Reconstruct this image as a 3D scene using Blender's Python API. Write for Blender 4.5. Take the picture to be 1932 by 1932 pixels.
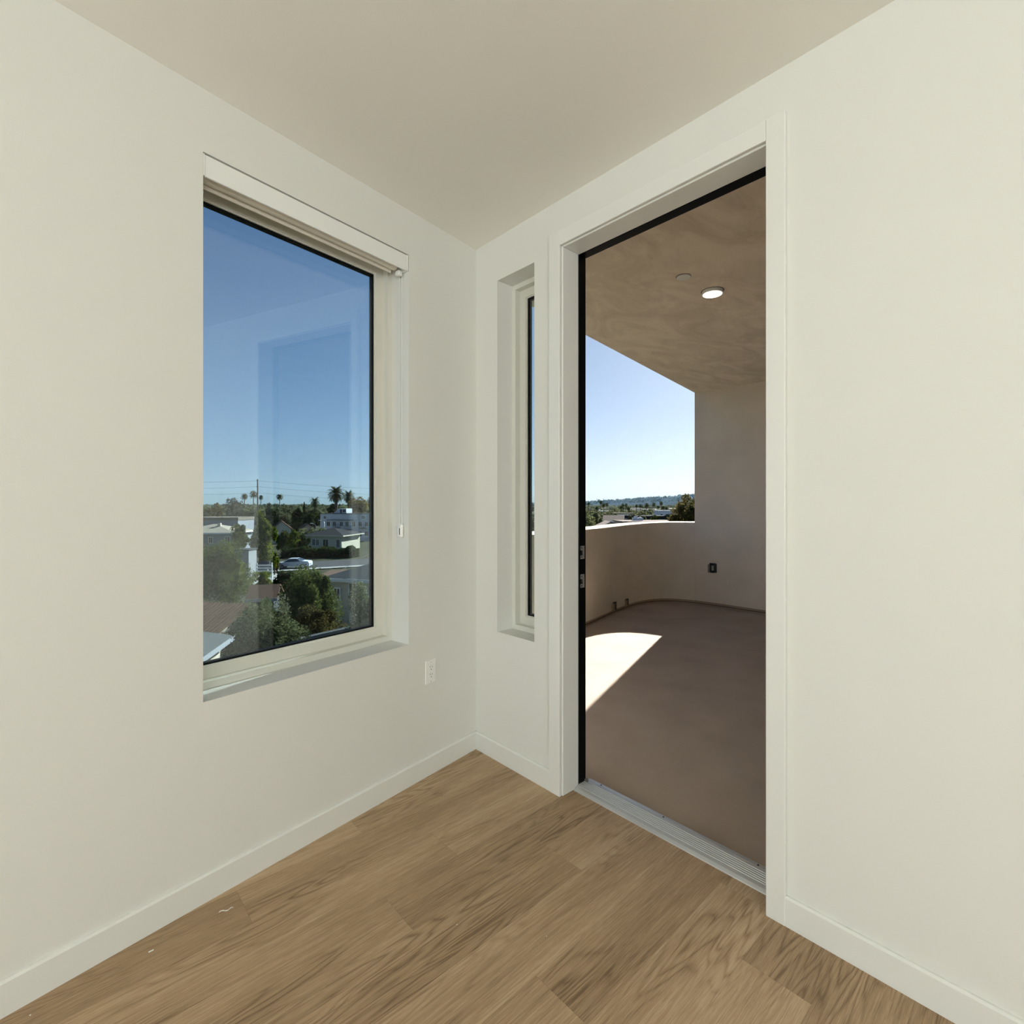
import bpy, math, random
import numpy as np
from mathutils import Vector, Matrix

for o in list(bpy.data.objects):
    bpy.data.objects.remove(o, do_unlink=True)
SC = bpy.context.scene
COL = SC.collection
R = math.radians

# ------------------------------------------------------------------ camera
F_PX, CXP, HYP = 963.78, 966.0, 952.0
YAW = R(47.829)                       # heading, measured from the door wall's outward normal (+x)
FWD = Vector((math.cos(YAW), math.sin(YAW), 0))
RGT = Vector((math.sin(YAW), -math.cos(YAW), 0))
CAM = Vector((-1.746, -2.223, 1.34))
cd = bpy.data.cameras.new('camera')
cam = bpy.data.objects.new('camera', cd)
COL.objects.link(cam)
cam.location = CAM
cam.rotation_euler = (R(90), 0, YAW - R(90))
cd.sensor_fit = 'HORIZONTAL'
cd.sensor_width = 36.0
cd.lens = 36.0 * F_PX / 1932.0
cd.shift_y = -(966.0 - HYP) / 1932.0
cd.clip_start = 0.02
cd.clip_end = 12000
SC.camera = cam

# ------------------------------------------------------------------ sky, sun, added room fill, exposure
SUN_EL, SUN_AZ = R(30.0), R(18.6)     # azimuth from +x towards +y
wd = bpy.data.worlds.new('sky'); SC.world = wd; wd.use_nodes = True
nt = wd.node_tree; nt.nodes.clear()
sky = nt.nodes.new('ShaderNodeTexSky'); sky.sky_type = 'HOSEK_WILKIE'
sky.sun_direction = (math.cos(SUN_EL) * math.cos(SUN_AZ), math.cos(SUN_EL) * math.sin(SUN_AZ), math.sin(SUN_EL))
sky.turbidity = 2.6; sky.ground_albedo = 0.3
bal = nt.nodes.new('ShaderNodeMix'); bal.data_type = 'RGBA'; bal.blend_type = 'MULTIPLY'; bal.inputs['Factor'].default_value = 1.0
bal.inputs['B'].default_value = (0.99, 1.0, 1.14, 1)       # camera white balance of the sky
bg = nt.nodes.new('ShaderNodeBackground'); bg.inputs['Strength'].default_value = 3.1
wo = nt.nodes.new('ShaderNodeOutputWorld')
nt.links.new(sky.outputs[0], bal.inputs['A']); nt.links.new(bal.outputs['Result'], bg.inputs['Color']); nt.links.new(bg.outputs[0], wo.inputs['Surface'])

def add_light(name, kind, loc, energy, color, **kw):
    d = bpy.data.lights.new(name, kind); d.energy = energy; d.color = color
    for k, v in kw.items():
        setattr(d, k, v)
    o = bpy.data.objects.new(name, d); COL.objects.link(o); o.location = loc
    return o
sun = add_light('sun', 'SUN', (0, 0, 30), 15.5, (1.0, 0.965, 0.92), angle=R(0.53))
sd = Vector((math.cos(SUN_EL) * math.cos(SUN_AZ), math.cos(SUN_EL) * math.sin(SUN_AZ), math.sin(SUN_EL)))
sun.rotation_euler = sd.to_track_quat('Z', 'Y').to_euler()

# fill light added behind the camera, tilted up to bounce off the ceiling
rear = add_light('rear_fill', 'AREA', (-6.6, -2.75, 1.2), 172, (0.94, 1.0, 1.03), shape='RECTANGLE', size=2.6, size_y=2.0)
rear.rotation_euler = Vector((-1, 0, -2.0)).to_track_quat('Z', 'Y').to_euler()

side = add_light('side_fill', 'AREA', (-4.3, -7.42, 1.2), 270, (0.94, 1.0, 1.03), shape='RECTANGLE', size=3.2, size_y=1.9)  # second added fill, unseen by the side wall, to lift the window wall
side.rotation_euler = Vector((0, -1, -2.0)).to_track_quat('Z', 'Y').to_euler()

vs = SC.view_settings
vs.view_transform = 'Standard'; vs.look = 'None'; vs.gamma = 1.0; vs.use_curve_mapping = False
vs.exposure = 0.0
SC.cycles.use_denoising = True
SC.cycles.use_light_tree = False
SC.cycles.max_bounces = 8
SC.cycles.diffuse_bounces = 6
SC.cycles.transparent_max_bounces = 16
SC.cycles.use_adaptive_sampling = True
SC.cycles.adaptive_threshold = 0.05
SC.cycles.adaptive_min_samples = 20
SC.cycles.caustics_reflective = False
SC.cycles.caustics_refractive = False
SC.cycles.sample_clamp_indirect = 8.0

# ------------------------------------------------------------------ helpers
BETA = R(10.2)                        # the window wall is not square to the door wall
L = Vector((math.cos(BETA), math.sin(BETA), 0))     # along the window wall, towards the corner
N = Vector((-math.sin(BETA), math.cos(BETA), 0))    # out of the window wall
GZ = -7.5                             # street level

def at(px, py, Z):
    """point at camera depth Z (metres) on the ray of picture position px, py"""
    return CAM + (FWD + RGT * ((px - CXP) / F_PX) + Vector((0, 0, (HYP - py) / F_PX))) * Z
def ground(px, Z, z=GZ):
    p = at(px, HYP, Z); p.z = z; return p
def height(py, Z):
    return CAM.z + (HYP - py) / F_PX * Z

class MB:
    def __init__(self):
        self.v = []; self.f = []; self.s = []
    def add(self, vs_, fs, smooth=False):
        b = len(self.v); self.v += [tuple(x) for x in vs_]
        for q in fs:
            self.f.append([b + i for i in q]); self.s.append(smooth)
        return self
    def hexa(self, p):                # p: 8 points, bottom 4 then top 4, both counter-clockwise
        return self.add(p, [(3, 2, 1, 0), (4, 5, 6, 7), (0, 1, 5, 4), (1, 2, 6, 5), (2, 3, 7, 6), (3, 0, 4, 7)])
    def box(self, a, b):
        x0, y0, z0 = a; x1, y1, z1 = b
        return self.hexa([(x0, y0, z0), (x1, y0, z0), (x1, y1, z0), (x0, y1, z0), (x0, y0, z1), (x1, y0, z1), (x1, y1, z1), (x0, y1, z1)])
    def bbox(self, a, b, c=0.003):    # box with chamfered edges
        x0, y0, z0 = a; x1, y1, z1 = b
        c = min(c, (x1 - x0) * .45, (y1 - y0) * .45, (z1 - z0) * .45)
        o = len(self.v); idx = {}
        X = (x0, x1); Y = (y0, y1); Z = (z0, z1)
        for i in (0, 1):
            for j in (0, 1):
                for k in (0, 1):
                    sx, sy, sz = (c if i == 0 else -c), (c if j == 0 else -c), (c if k == 0 else -c)
                    for ax, p in enumerate(((X[i], Y[j] + sy, Z[k] + sz), (X[i] + sx, Y[j], Z[k] + sz), (X[i] + sx, Y[j] + sy, Z[k]))):
                        idx[(i, j, k, ax)] = len(self.v); self.v.append(p)
        def q(l):
            self.f.append(l); self.s.append(False)
        I = idx
        for i in (0, 1):
            l = [I[(i, 0, 0, 0)], I[(i, 1, 0, 0)], I[(i, 1, 1, 0)], I[(i, 0, 1, 0)]]; q(l if i else l[::-1])
            l = [I[(0, i, 0, 1)], I[(0, i, 1, 1)], I[(1, i, 1, 1)], I[(1, i, 0, 1)]]; q(l if i else l[::-1])
            l = [I[(0, 0, i, 2)], I[(1, 0, i, 2)], I[(1, 1, i, 2)], I[(0, 1, i, 2)]]; q(l if i else l[::-1])
        for a_ in (0, 1):
            for b_ in (0, 1):
                l = [I[(0, a_, b_, 1)], I[(1, a_, b_, 1)], I[(1, a_, b_, 2)], I[(0, a_, b_, 2)]]; q(l if a_ != b_ else l[::-1])
                l = [I[(a_, 0, b_, 0)], I[(a_, 1, b_, 0)], I[(a_, 1, b_, 2)], I[(a_, 0, b_, 2)]]; q(l if a_ == b_ else l[::-1])
                l = [I[(a_, b_, 0, 0)], I[(a_, b_, 1, 0)], I[(a_, b_, 1, 1)], I[(a_, b_, 0, 1)]]; q(l if a_ != b_ else l[::-1])
        for i in (0, 1):
            for j in (0, 1):
                for k in (0, 1):
                    l = [I[(i, j, k, 0)], I[(i, j, k, 1)], I[(i, j, k, 2)]]; q(l if (i + j + k) % 2 else l[::-1])
        return self
    def cyl(self, c, r, h, n=24, axis='Z', r2=None, caps=True):
        r2 = r if r2 is None else r2; c = Vector(c); vs_ = []
        ex = {'Z': ((1, 0, 0), (0, 1, 0), (0, 0, 1)), 'X': ((0, 1, 0), (0, 0, 1), (1, 0, 0)), 'Y': ((0, 0, 1), (1, 0, 0), (0, 1, 0))}[axis]
        e = [Vector(x) for x in ex]
        for k, rr in ((0, r), (1, r2)):
            for i in range(n):
                t = 2 * math.pi * i / n
                vs_.append(c + e[0] * rr * math.cos(t) + e[1] * rr * math.sin(t) + e[2] * h * k)
        self.add(vs_, [(i, (i + 1) % n, n + (i + 1) % n, n + i) for i in range(n)], True)
        if caps:
            self.add(vs_, [tuple(range(n - 1, -1, -1)), tuple(range(n, 2 * n))])
        return self
    def tube(self, pts, r, n=8):
        pts = [Vector(p) for p in pts]; rings = []
        rs = r if isinstance(r, (list, tuple)) else [r] * len(pts)
        for i, p in enumerate(pts):
            t = (pts[min(i + 1, len(pts) - 1)] - pts[max(i - 1, 0)]).normalized()
            a = t.orthogonal().normalized() if abs(t.z) > .95 else t.cross(Vector((0, 0, 1))).normalized()
            b = t.cross(a).normalized()
            rings.append([p + a * rs[i] * math.cos(2 * math.pi * k / n) + b * rs[i] * math.sin(2 * math.pi * k / n) for k in range(n)])
        vs_ = [v for g in rings for v in g]; fs = []
        for i in range(len(pts) - 1):
            for k in range(n):
                fs.append((i * n + k, i * n + (k + 1) % n, (i + 1) * n + (k + 1) % n, (i + 1) * n + k))
        self.add(vs_, fs, True)
        self.add(vs_, [tuple(range(n))[::-1], tuple(range((len(pts) - 1) * n, len(pts) * n))])
        return self
    def prism(self, poly, z0, z1):
        n = len(poly)
        vs_ = [(x, y, z0) for x, y in poly] + [(x, y, z1) for x, y in poly]
        return self.add(vs_, [tuple(range(n - 1, -1, -1)), tuple(range(n, 2 * n))] + [(i, (i + 1) % n, n + (i + 1) % n, n + i) for i in range(n)])
    def xf(self, fn):
        self.v = [tuple(fn(Vector(p))) for p in self.v]; return self
    def build(self, name, mat, parent=None, loc=None):
        me = bpy.data.meshes.new(name)
        me.from_pydata(self.v, [], self.f); me.update()
        me.polygons.foreach_set('use_smooth', self.s)
        me.materials.append(mat)
        o = bpy.data.objects.new(name, me); COL.objects.link(o)
        if parent is not None:
            o.parent = parent
        if loc is not None:
            o.location = loc
        return o

def tag(o, label=None, cat=None, group=None, kind=None):
    if label: o['label'] = label
    if cat: o['category'] = cat
    if group: o['group'] = group
    if kind: o['kind'] = kind
    return o
def empty(name, loc=(0, 0, 0), rz=0.0):
    o = bpy.data.objects.new(name, None); COL.objects.link(o)
    o.location = loc; o.rotation_euler = (0, 0, rz); o.empty_display_size = .1
    return o
def structure(o, label):
    return tag(o, label, None, None, 'structure')
def copy_tree(o, parent=None):
    c = o.copy(); COL.objects.link(c); c.parent = parent
    for ch in list(o.children):
        copy_tree(ch, c)
    return c

# ------------------------------------------------------------------ materials
def material(name, color, rough=.6, metal=0.0, spec=.5, var=0.0, vscale=4.0, vdet=4.0, bump=0.0, bscale=60.0, color2=None, aniso=(1, 1, 1), coords='pos', rmin=.3, rmax=.7):
    m = bpy.data.materials.new(name); m.use_nodes = True
    t = m.node_tree; b = t.nodes['Principled BSDF']
    b.inputs['Base Color'].default_value = (*color, 1); b.inputs['Roughness'].default_value = rough
    b.inputs['Metallic'].default_value = metal; b.inputs['Specular IOR Level'].default_value = spec
    if coords == 'pos':
        g = t.nodes.new('ShaderNodeNewGeometry'); src = g.outputs['Position']
    else:
        g = t.nodes.new('ShaderNodeTexCoord'); src = g.outputs['Object']
    mp = t.nodes.new('ShaderNodeMapping'); mp.inputs['Scale'].default_value = aniso
    t.links.new(src, mp.inputs['Vector'])
    if color2 is not None or var:
        c2 = color2 if color2 is not None else tuple(max(0, c * (1 - var)) for c in color)
        n = t.nodes.new('ShaderNodeTexNoise'); n.inputs['Scale'].default_value = vscale; n.inputs['Detail'].default_value = vdet
        t.links.new(mp.outputs[0], n.inputs['Vector'])
        r = t.nodes.new('ShaderNodeValToRGB')
        r.color_ramp.elements[0].position = rmin; r.color_ramp.elements[1].position = rmax
        r.color_ramp.elements[0].color = (*c2, 1); r.color_ramp.elements[1].color = (*color, 1)
        t.links.new(n.outputs['Fac'], r.inputs['Fac']); t.links.new(r.outputs['Color'], b.inputs['Base Color'])
    if bump:
        n2 = t.nodes.new('ShaderNodeTexNoise'); n2.inputs['Scale'].default_value = bscale; n2.inputs['Detail'].default_value = 5
        t.links.new(mp.outputs[0], n2.inputs['Vector'])
        bp = t.nodes.new('ShaderNodeBump'); bp.inputs['Strength'].default_value = bump; bp.inputs['Distance'].default_value = .01
        t.links.new(n2.outputs['Fac'], bp.inputs['Height']); t.links.new(bp.outputs[0], b.inputs['Normal'])
    return m

def emission(name, color, strength):
    m = bpy.data.materials.new(name); m.use_nodes = True; t = m.node_tree; t.nodes.clear()
    e = t.nodes.new('ShaderNodeEmission'); e.inputs['Color'].default_value = (*color, 1); e.inputs['Strength'].default_value = strength
    o = t.nodes.new('ShaderNodeOutputMaterial'); t.links.new(e.outputs[0], o.inputs['Surface']); return m

def glass(name, tint, r0):
    """thin clear pane: part mirror (rising at grazing angles), the rest tinted transmission"""
    m = bpy.data.materials.new(name); m.use_nodes = True; t = m.node_tree; t.nodes.clear()
    tr = t.nodes.new('ShaderNodeBsdfTransparent'); tr.inputs['Color'].default_value = (*tint, 1)
    gl = t.nodes.new('ShaderNodeBsdfGlossy'); gl.inputs['Roughness'].default_value = 0.0; gl.inputs['Color'].default_value = (1, 1, 1, 1)
    lw = t.nodes.new('ShaderNodeLayerWeight'); lw.inputs['Blend'].default_value = .5
    p = t.nodes.new('ShaderNodeMath'); p.operation = 'POWER'; p.inputs[1].default_value = 5
    ml = t.nodes.new('ShaderNodeMath'); ml.operation = 'MULTIPLY_ADD'; ml.inputs[1].default_value = 1 - r0; ml.inputs[2].default_value = r0
    mx = t.nodes.new('ShaderNodeMixShader'); o = t.nodes.new('ShaderNodeOutputMaterial')
    t.links.new(lw.outputs['Facing'], p.inputs[0]); t.links.new(p.outputs[0], ml.inputs[0]); t.links.new(ml.outputs[0], mx.inputs['Fac'])
    t.links.new(tr.outputs[0], mx.inputs[1]); t.links.new(gl.outputs[0], mx.inputs[2]); t.links.new(mx.outputs[0], o.inputs['Surface'])
    return m

def wood(name):
    m = bpy.data.materials.new(name); m.use_nodes = True; t = m.node_tree; b = t.nodes['Principled BSDF']
    def nd(k, **kw):
        n = t.nodes.new(k)
        for a, v in kw.items():
            setattr(n, a, v)
        return n
    ln = t.links.new
    geo = nd('ShaderNodeNewGeometry'); inf = nd('ShaderNodeObjectInfo')
    off = nd('ShaderNodeVectorMath', operation='SCALE'); off.inputs[0].default_value = (37.0, 19.0, 11.0); ln(inf.outputs['Random'], off.inputs['Scale'])
    add = nd('ShaderNodeVectorMath', operation='ADD'); ln(geo.outputs['Position'], add.inputs[0]); ln(off.outputs[0], add.inputs[1])
    def noise(scale3, scale, detail, rough=.5, dist=0.0):
        mp = nd('ShaderNodeMapping'); mp.inputs['Scale'].default_value = scale3; ln(add.outputs[0], mp.inputs['Vector'])
        n = nd('ShaderNodeTexNoise'); n.inputs['Scale'].default_value = scale; n.inputs['Detail'].default_value = detail
        n.inputs['Roughness'].default_value = rough; n.inputs['Distortion'].default_value = dist
        ln(mp.outputs[0], n.inputs['Vector']); return n.outputs['Fac']
    def mth(op, a, bb=None, cc=None):
        n = nd('ShaderNodeMath', operation=op)
        for i, x in enumerate((a, bb, cc)):
            if x is None: continue
            if isinstance(x, (int, float)): n.inputs[i].default_value = x
            else: ln(x, n.inputs[i])
        return n.outputs[0]
    figure = noise((.9, 8.5, 1), 1.0, 2.5, .5, .2)        # growth-ring contours: arches and long streaks
    rings = mth('PINGPONG', mth('MULTIPLY', figure, 19.0), .5)
    rings = mth('POWER', mth('MULTIPLY', rings, 2.0), 2.6)
    amount = noise((1.1, 5.0, 1), 1.3, 2.0)
    amount = mth('SMOOTH_MAX', mth('MULTIPLY', mth('SUBTRACT', amount, .42), 4.0), 0.06, .1)
    amount = mth('MINIMUM', amount, 1.0)
    fibre = noise((5.0, 230.0, 1), 1.0, 6.0, .65)
    fibre2 = noise((22.0, 520.0, 1), 1.0, 3.0, .6)
    tone = noise((.8, 7.0, 1), 1.0, 3.0, .6)
    v = mth('MULTIPLY_ADD', mth('SUBTRACT', fibre, .5), 1.05, .54)
    v = mth('ADD', v, mth('MULTIPLY', mth('SUBTRACT', fibre2, .5), .75))
    v = mth('ADD', v, mth('MULTIPLY', mth('SUBTRACT', tone, .5), .75))
    v = mth('SUBTRACT', v, mth('MULTIPLY', mth('MULTIPLY', rings, amount), .46))
    v = mth('ADD', v, mth('MULTIPLY', mth('SUBTRACT', inf.outputs['Random'], .5), .30))
    ramp = nd('ShaderNodeValToRGB'); e = ramp.color_ramp.elements
    e[0].position = 0.0; e[0].color = (.190, .118, .062, 1)
    e[1].position = 1.0; e[1].color = (.600, .450, .290, 1)
    x = e.new(.5); x.color = (.405, .276, .160, 1)
    ln(v, ramp.inputs['Fac']); ln(ramp.outputs[0], b.inputs['Base Color'])
    b.inputs['Roughness'].default_value = .52; b.inputs['Specular IOR Level'].default_value = .35
    bp = nd('ShaderNodeBump'); bp.inputs['Strength'].default_value = .12; bp.inputs['Distance'].default_value = .002
    ln(v, bp.inputs['Height']); ln(bp.outputs[0], b.inputs['Normal'])
    return m

def leaf_mat(name, c0, c1, trans=.35):
    m = bpy.data.materials.new(name); m.use_nodes = True; t = m.node_tree; t.nodes.clear(); ln = t.links.new
    a = t.nodes.new('ShaderNodeAttribute'); a.attribute_name = 'tone'
    r = t.nodes.new('ShaderNodeValToRGB'); r.color_ramp.elements[0].color = (*c0, 1); r.color_ramp.elements[1].color = (*c1, 1)
    d = t.nodes.new('ShaderNodeBsdfDiffuse'); tr = t.nodes.new('ShaderNodeBsdfTranslucent'); mx = t.nodes.new('ShaderNodeMixShader')
    mx.inputs['Fac'].default_value = trans; o = t.nodes.new('ShaderNodeOutputMaterial')
    ln(a.outputs['Fac'], r.inputs['Fac']); ln(r.outputs[0], d.inputs['Color']); ln(r.outputs[0], tr.inputs['Color'])
    ln(d.outputs[0], mx.inputs[1]); ln(tr.outputs[0], mx.inputs[2]); ln(mx.outputs[0], o.inputs['Surface'])
    return m

M = {}
M['wall'] = material('wall_paint', (.715, .716, .672), .75, spec=.25, bump=.04, bscale=260)
M['ceil'] = material('ceiling_paint', (.84, .83, .77), .85, spec=.2, bump=.04, bscale=220)
M['trim'] = material('trim_gloss_paint', (.735, .742, .702), .35, spec=.45)
M['vinyl'] = material('almond_vinyl', (.68, .675, .605), .38, spec=.4)
M['shade'] = material('white_shade_metal', (.80, .81, .78), .4, spec=.4)
M['cloth'] = material('shade_cloth', (.74, .69, .60), .8, bump=.1, bscale=900)
M['gasket'] = material('black_gasket', (.004, .005, .004), .5, spec=.2)
M['blackmetal'] = material('black_door_frame', (.003, .003, .003), .45, spec=.12)
M['alu'] = material('mill_aluminium', (.60, .61, .60), .42, metal=.6, var=.12, vscale=10, aniso=(1, .3, 1))
M['steel'] = material('zinc_steel', (.62, .62, .62), .35, metal=.9)
M['darkgap'] = material('caulk_gap', (.12, .11, .085), .9)
M['plate'] = material('white_plastic', (.82, .82, .78), .3, spec=.45)
M['slot'] = material('outlet_slot', (.012, .012, .011), .6, spec=.2)
M['wood'] = wood('oak_plank')
M['sub'] = material('subfloor', (.10, .07, .045), .9)
M['glass'] = glass('window_glass', (.80, .90, .925), .075)
M['stucco'] = material('taupe_stucco', (.735, .645, .52), .9, spec=.15, var=.10, vscale=2.2, bump=.25, bscale=120)
M['soffit'] = material('trowelled_soffit', (.87, .785, .66), .9, spec=.12, color2=(.67, .58, .47), vscale=1.5, vdet=12, bump=.35, bscale=9, aniso=(1.0, 2.2, 1), rmin=.30, rmax=.60)
for n_ in M['soffit'].node_tree.nodes:
    if n_.type == 'TEX_NOISE':
        n_.inputs['Distortion'].default_value = 1.4; n_.inputs['Roughness'].default_value = .62; n_.inputs['Detail'].default_value = 12
M['concrete'] = material('brown_concrete', (.50, .41, .32), .85, spec=.2, color2=(.43, .345, .262), vscale=2.6, vdet=8, bump=.12, bscale=90)
M['screed'] = material('plaster_stop', (.36, .27, .18), .8)
M['slit'] = material('joint_shadow_gap', (.05, .038, .025), .9)
M['lamp'] = emission('led_disc', (1.0, .93, .78), 3.2)
M['blackbox'] = material('black_plastic', (.015, .015, .014), .35)
M['clear'] = glass('clear_cover', (.72, .72, .70), .05)

# ------------------------------------------------------------------ room shell
CEIL = 2.745
ROOM_X, ROOM_Y = -6.8, -7.6
S0, S1 = -1.383, -0.482               # window opening along the window wall
W0, W1 = 0.672, 2.532                 # its sill and head
TW = 0.192                            # window wall thickness

def lw(p):                            # (along, out, z) of the window wall -> world
    return L * p[0] + N * p[1] + Vector((0, 0, p[2]))

def wall_with_hole(a0, a1, z0, z1, holes, t0, t1, conv):
    mb = MB()
    xs = sorted({a0, a1} | {h[0] for h in holes} | {h[1] for h in holes})
    zs = sorted({z0, z1} | {h[2] for h in holes} | {h[3] for h in holes})
    def solid(i, j):
        if i < 0 or j < 0 or i >= len(xs) - 1 or j >= len(zs) - 1: return False
        cx, cz = (xs[i] + xs[i + 1]) / 2, (zs[j] + zs[j + 1]) / 2
        return not any(h[0] < cx < h[1] and h[2] < cz < h[3] for h in holes)
    for i in range(len(xs) - 1):
        for j in range(len(zs) - 1):
            if not solid(i, j): continue
            x0, x1, y0, y1 = xs[i], xs[i + 1], zs[j], zs[j + 1]
            mb.add([(x0, t0, y0), (x1, t0, y0), (x1, t0, y1), (x0, t0, y1)], [(0, 1, 2, 3)])
            mb.add([(x0, t1, y0), (x1, t1, y0), (x1, t1, y1), (x0, t1, y1)], [(3, 2, 1, 0)])
            if not solid(i - 1, j): mb.add([(x0, t0, y0), (x0, t1, y0), (x0, t1, y1), (x0, t0, y1)], [(3, 2, 1, 0)])
            if not solid(i + 1, j): mb.add([(x1, t0, y0), (x1, t1, y0), (x1, t1, y1), (x1, t0, y1)], [(0, 1, 2, 3)])
            if not solid(i, j - 1): mb.add([(x0, t0, y0), (x1, t0, y0), (x1, t1, y0), (x0, t1, y0)], [(3, 2, 1, 0)])
            if not solid(i, j + 1): mb.add([(x0, t0, y1), (x1, t0, y1), (x1, t1, y1), (x0, t1, y1)], [(0, 1, 2, 3)])
    return mb.xf(conv)

def clip_poly(poly, n, d):            # keep n.p <= d
    out = []
    for i in range(len(poly)):
        a, b = poly[i], poly[(i + 1) % len(poly)]
        da, db = n[0] * a[0] + n[1] * a[1] - d, n[0] * b[0] + n[1] * b[1] - d
        if da <= 0: out.append(a)
        if (da < 0 < db) or (db < 0 < da):
            k = da / (da - db); out.append((a[0] + (b[0] - a[0]) * k, a[1] + (b[1] - a[1]) * k))
    return out

YB, YA = -1.546, -0.631               # door opening in the door wall (far and near ends)
DH = 2.533                            # head height
V0, V1 = -0.457, -0.180               # slot window beside the door
DW = 0.16                             # door wall thickness

wl = wall_with_hole(-7.05, 0.0, -0.25, CEIL + .3, [(S0, S1, W0, W1)], 0.0, TW, lw).build('wall_left', M['wall'])
structure(wl, 'off-white painted wall holding the large picture window')
dconv = lambda p: Vector((p.y, p.x, p.z))
wr = wall_with_hole(-7.6, 0.03, -0.25, CEIL + .3, [(YB - .02, YA + .02, -0.25, DH + .02), (V0, V1, W0, W1 - .015)], 0.0, DW, dconv).build('wall_right', M['wall'])
structure(wr, 'off-white painted wall with the open doorway and slot window')
wb = wall_with_hole(-7.8, -1.0, 0, CEIL, [(-4.1, -1.4, .2, 2.25)], ROOM_X - .2, ROOM_X, dconv).build('wall_back', M['wall'])  # opening made up to go with the rear fill light
structure(wb, 'off-white rear wall with an added wide opening for the fill light')
ws = wall_with_hole(ROOM_X - .2, .2, 0, CEIL, [(-5.95, -2.65, .25, 2.2)], ROOM_Y - .2, ROOM_Y, lambda p: Vector((p.x, p.y, p.z))).build('wall_side', M['wall'])  # this unseen opening is added for the side fill light
structure(ws, 'off-white side wall with an added opening for the fill light')
ce = MB().prism([(ROOM_X, ROOM_Y), (0, ROOM_Y), (0, 0), (ROOM_X, ROOM_X * math.tan(BETA))], CEIL, CEIL + .2).build('ceiling', M['ceil'])
structure(ce, 'plain off-white painted ceiling')

# floor: sub-floor plus every plank
fl = MB().prism([(ROOM_X, ROOM_Y), (0.12, ROOM_Y), (0.12, 0.02), (0, 0), (ROOM_X, ROOM_X * math.tan(BETA))], -.2, -.009).build('floor', M['sub'])
structure(fl, 'light brown oak plank floor running towards the door wall')
PW = 0.1847
joints = {-1: [-1.264], 0: [-.59], 1: [-.897], 4: [-.72], 5: [.018], 6: [-.232], 2: [-.30], 3: [-1.42], 7: [-.9], 8: [-.46], -2: [-.8]}
rng = random.Random(5)
for k in range(-4, 39):
    y1 = -.454 - PW * k; y0 = y1 - PW
    xs = joints.get(k, [rng.uniform(-1.5, 0)])[0]
    edges = [xs + 1.52 * i for i in range(-6, 3)]
    for x0, x1 in zip(edges[:-1], edges[1:]):
        x0, x1 = max(x0, ROOM_X), min(x1, .085)
        if x1 - x0 < .02: continue
        g = .00025
        y00 = max(y0, ROOM_Y)
        p = [(x0 + g, y00 + g), (x1 - g, y00 + g), (x1 - g, y1 - g), (x0 + g, y1 - g)]
        p = clip_poly(p, (N.x, N.y), -.004)
        if x1 > -.004 and not (y0 > YB - .06 and y1 < YA + .2):
            p = clip_poly(p, (1, 0), -.002) if p else p
        elif x1 > -.004:
            # under the doorway only between the jambs
            if y1 > YA: p = clip_poly(p, (1, 0), -.002)
        if len(p) < 3: continue
        MB().prism(p, -.009, 0.0).build('plank', M['wood'], fl)
# sliver of plank row that crosses the jamb lines, inside the opening
for (a, b) in ((YA - .0105, -.6387), (-1.546, -1.562)):
    pass

# baseboards (chamfered top edge)
BH, BT = .094, .013
def board(conv, a, b):
    prof = [(0, 0), (BT, 0), (BT, BH - .006), (BT - .006, BH), (0, BH)]
    mb = MB(); n = len(prof)
    vs_ = [(a, -q[0], q[1]) for q in prof] + [(b, -q[0], q[1]) for q in prof]
    mb.add(vs_, [tuple(range(n)), tuple(range(2 * n - 1, n - 1, -1))] + [(i, n + i, n + (i + 1) % n, (i + 1) % n) for i in range(n)])
    return mb.xf(conv)
structure(board(lw, -6.88, -.0015).build('baseboard_left', M['trim']), 'white baseboard under the picture window')
dw = lambda p: Vector((p.y, p.x, p.z))
structure(board(dw, -.568, -.0025).build('baseboard_right', M['trim']), 'short white baseboard between the corner and the door casing')
structure(board(dw, -7.6, -1.603).build('baseboard_side', M['trim']), 'white baseboard running right from the doorway')

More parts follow.
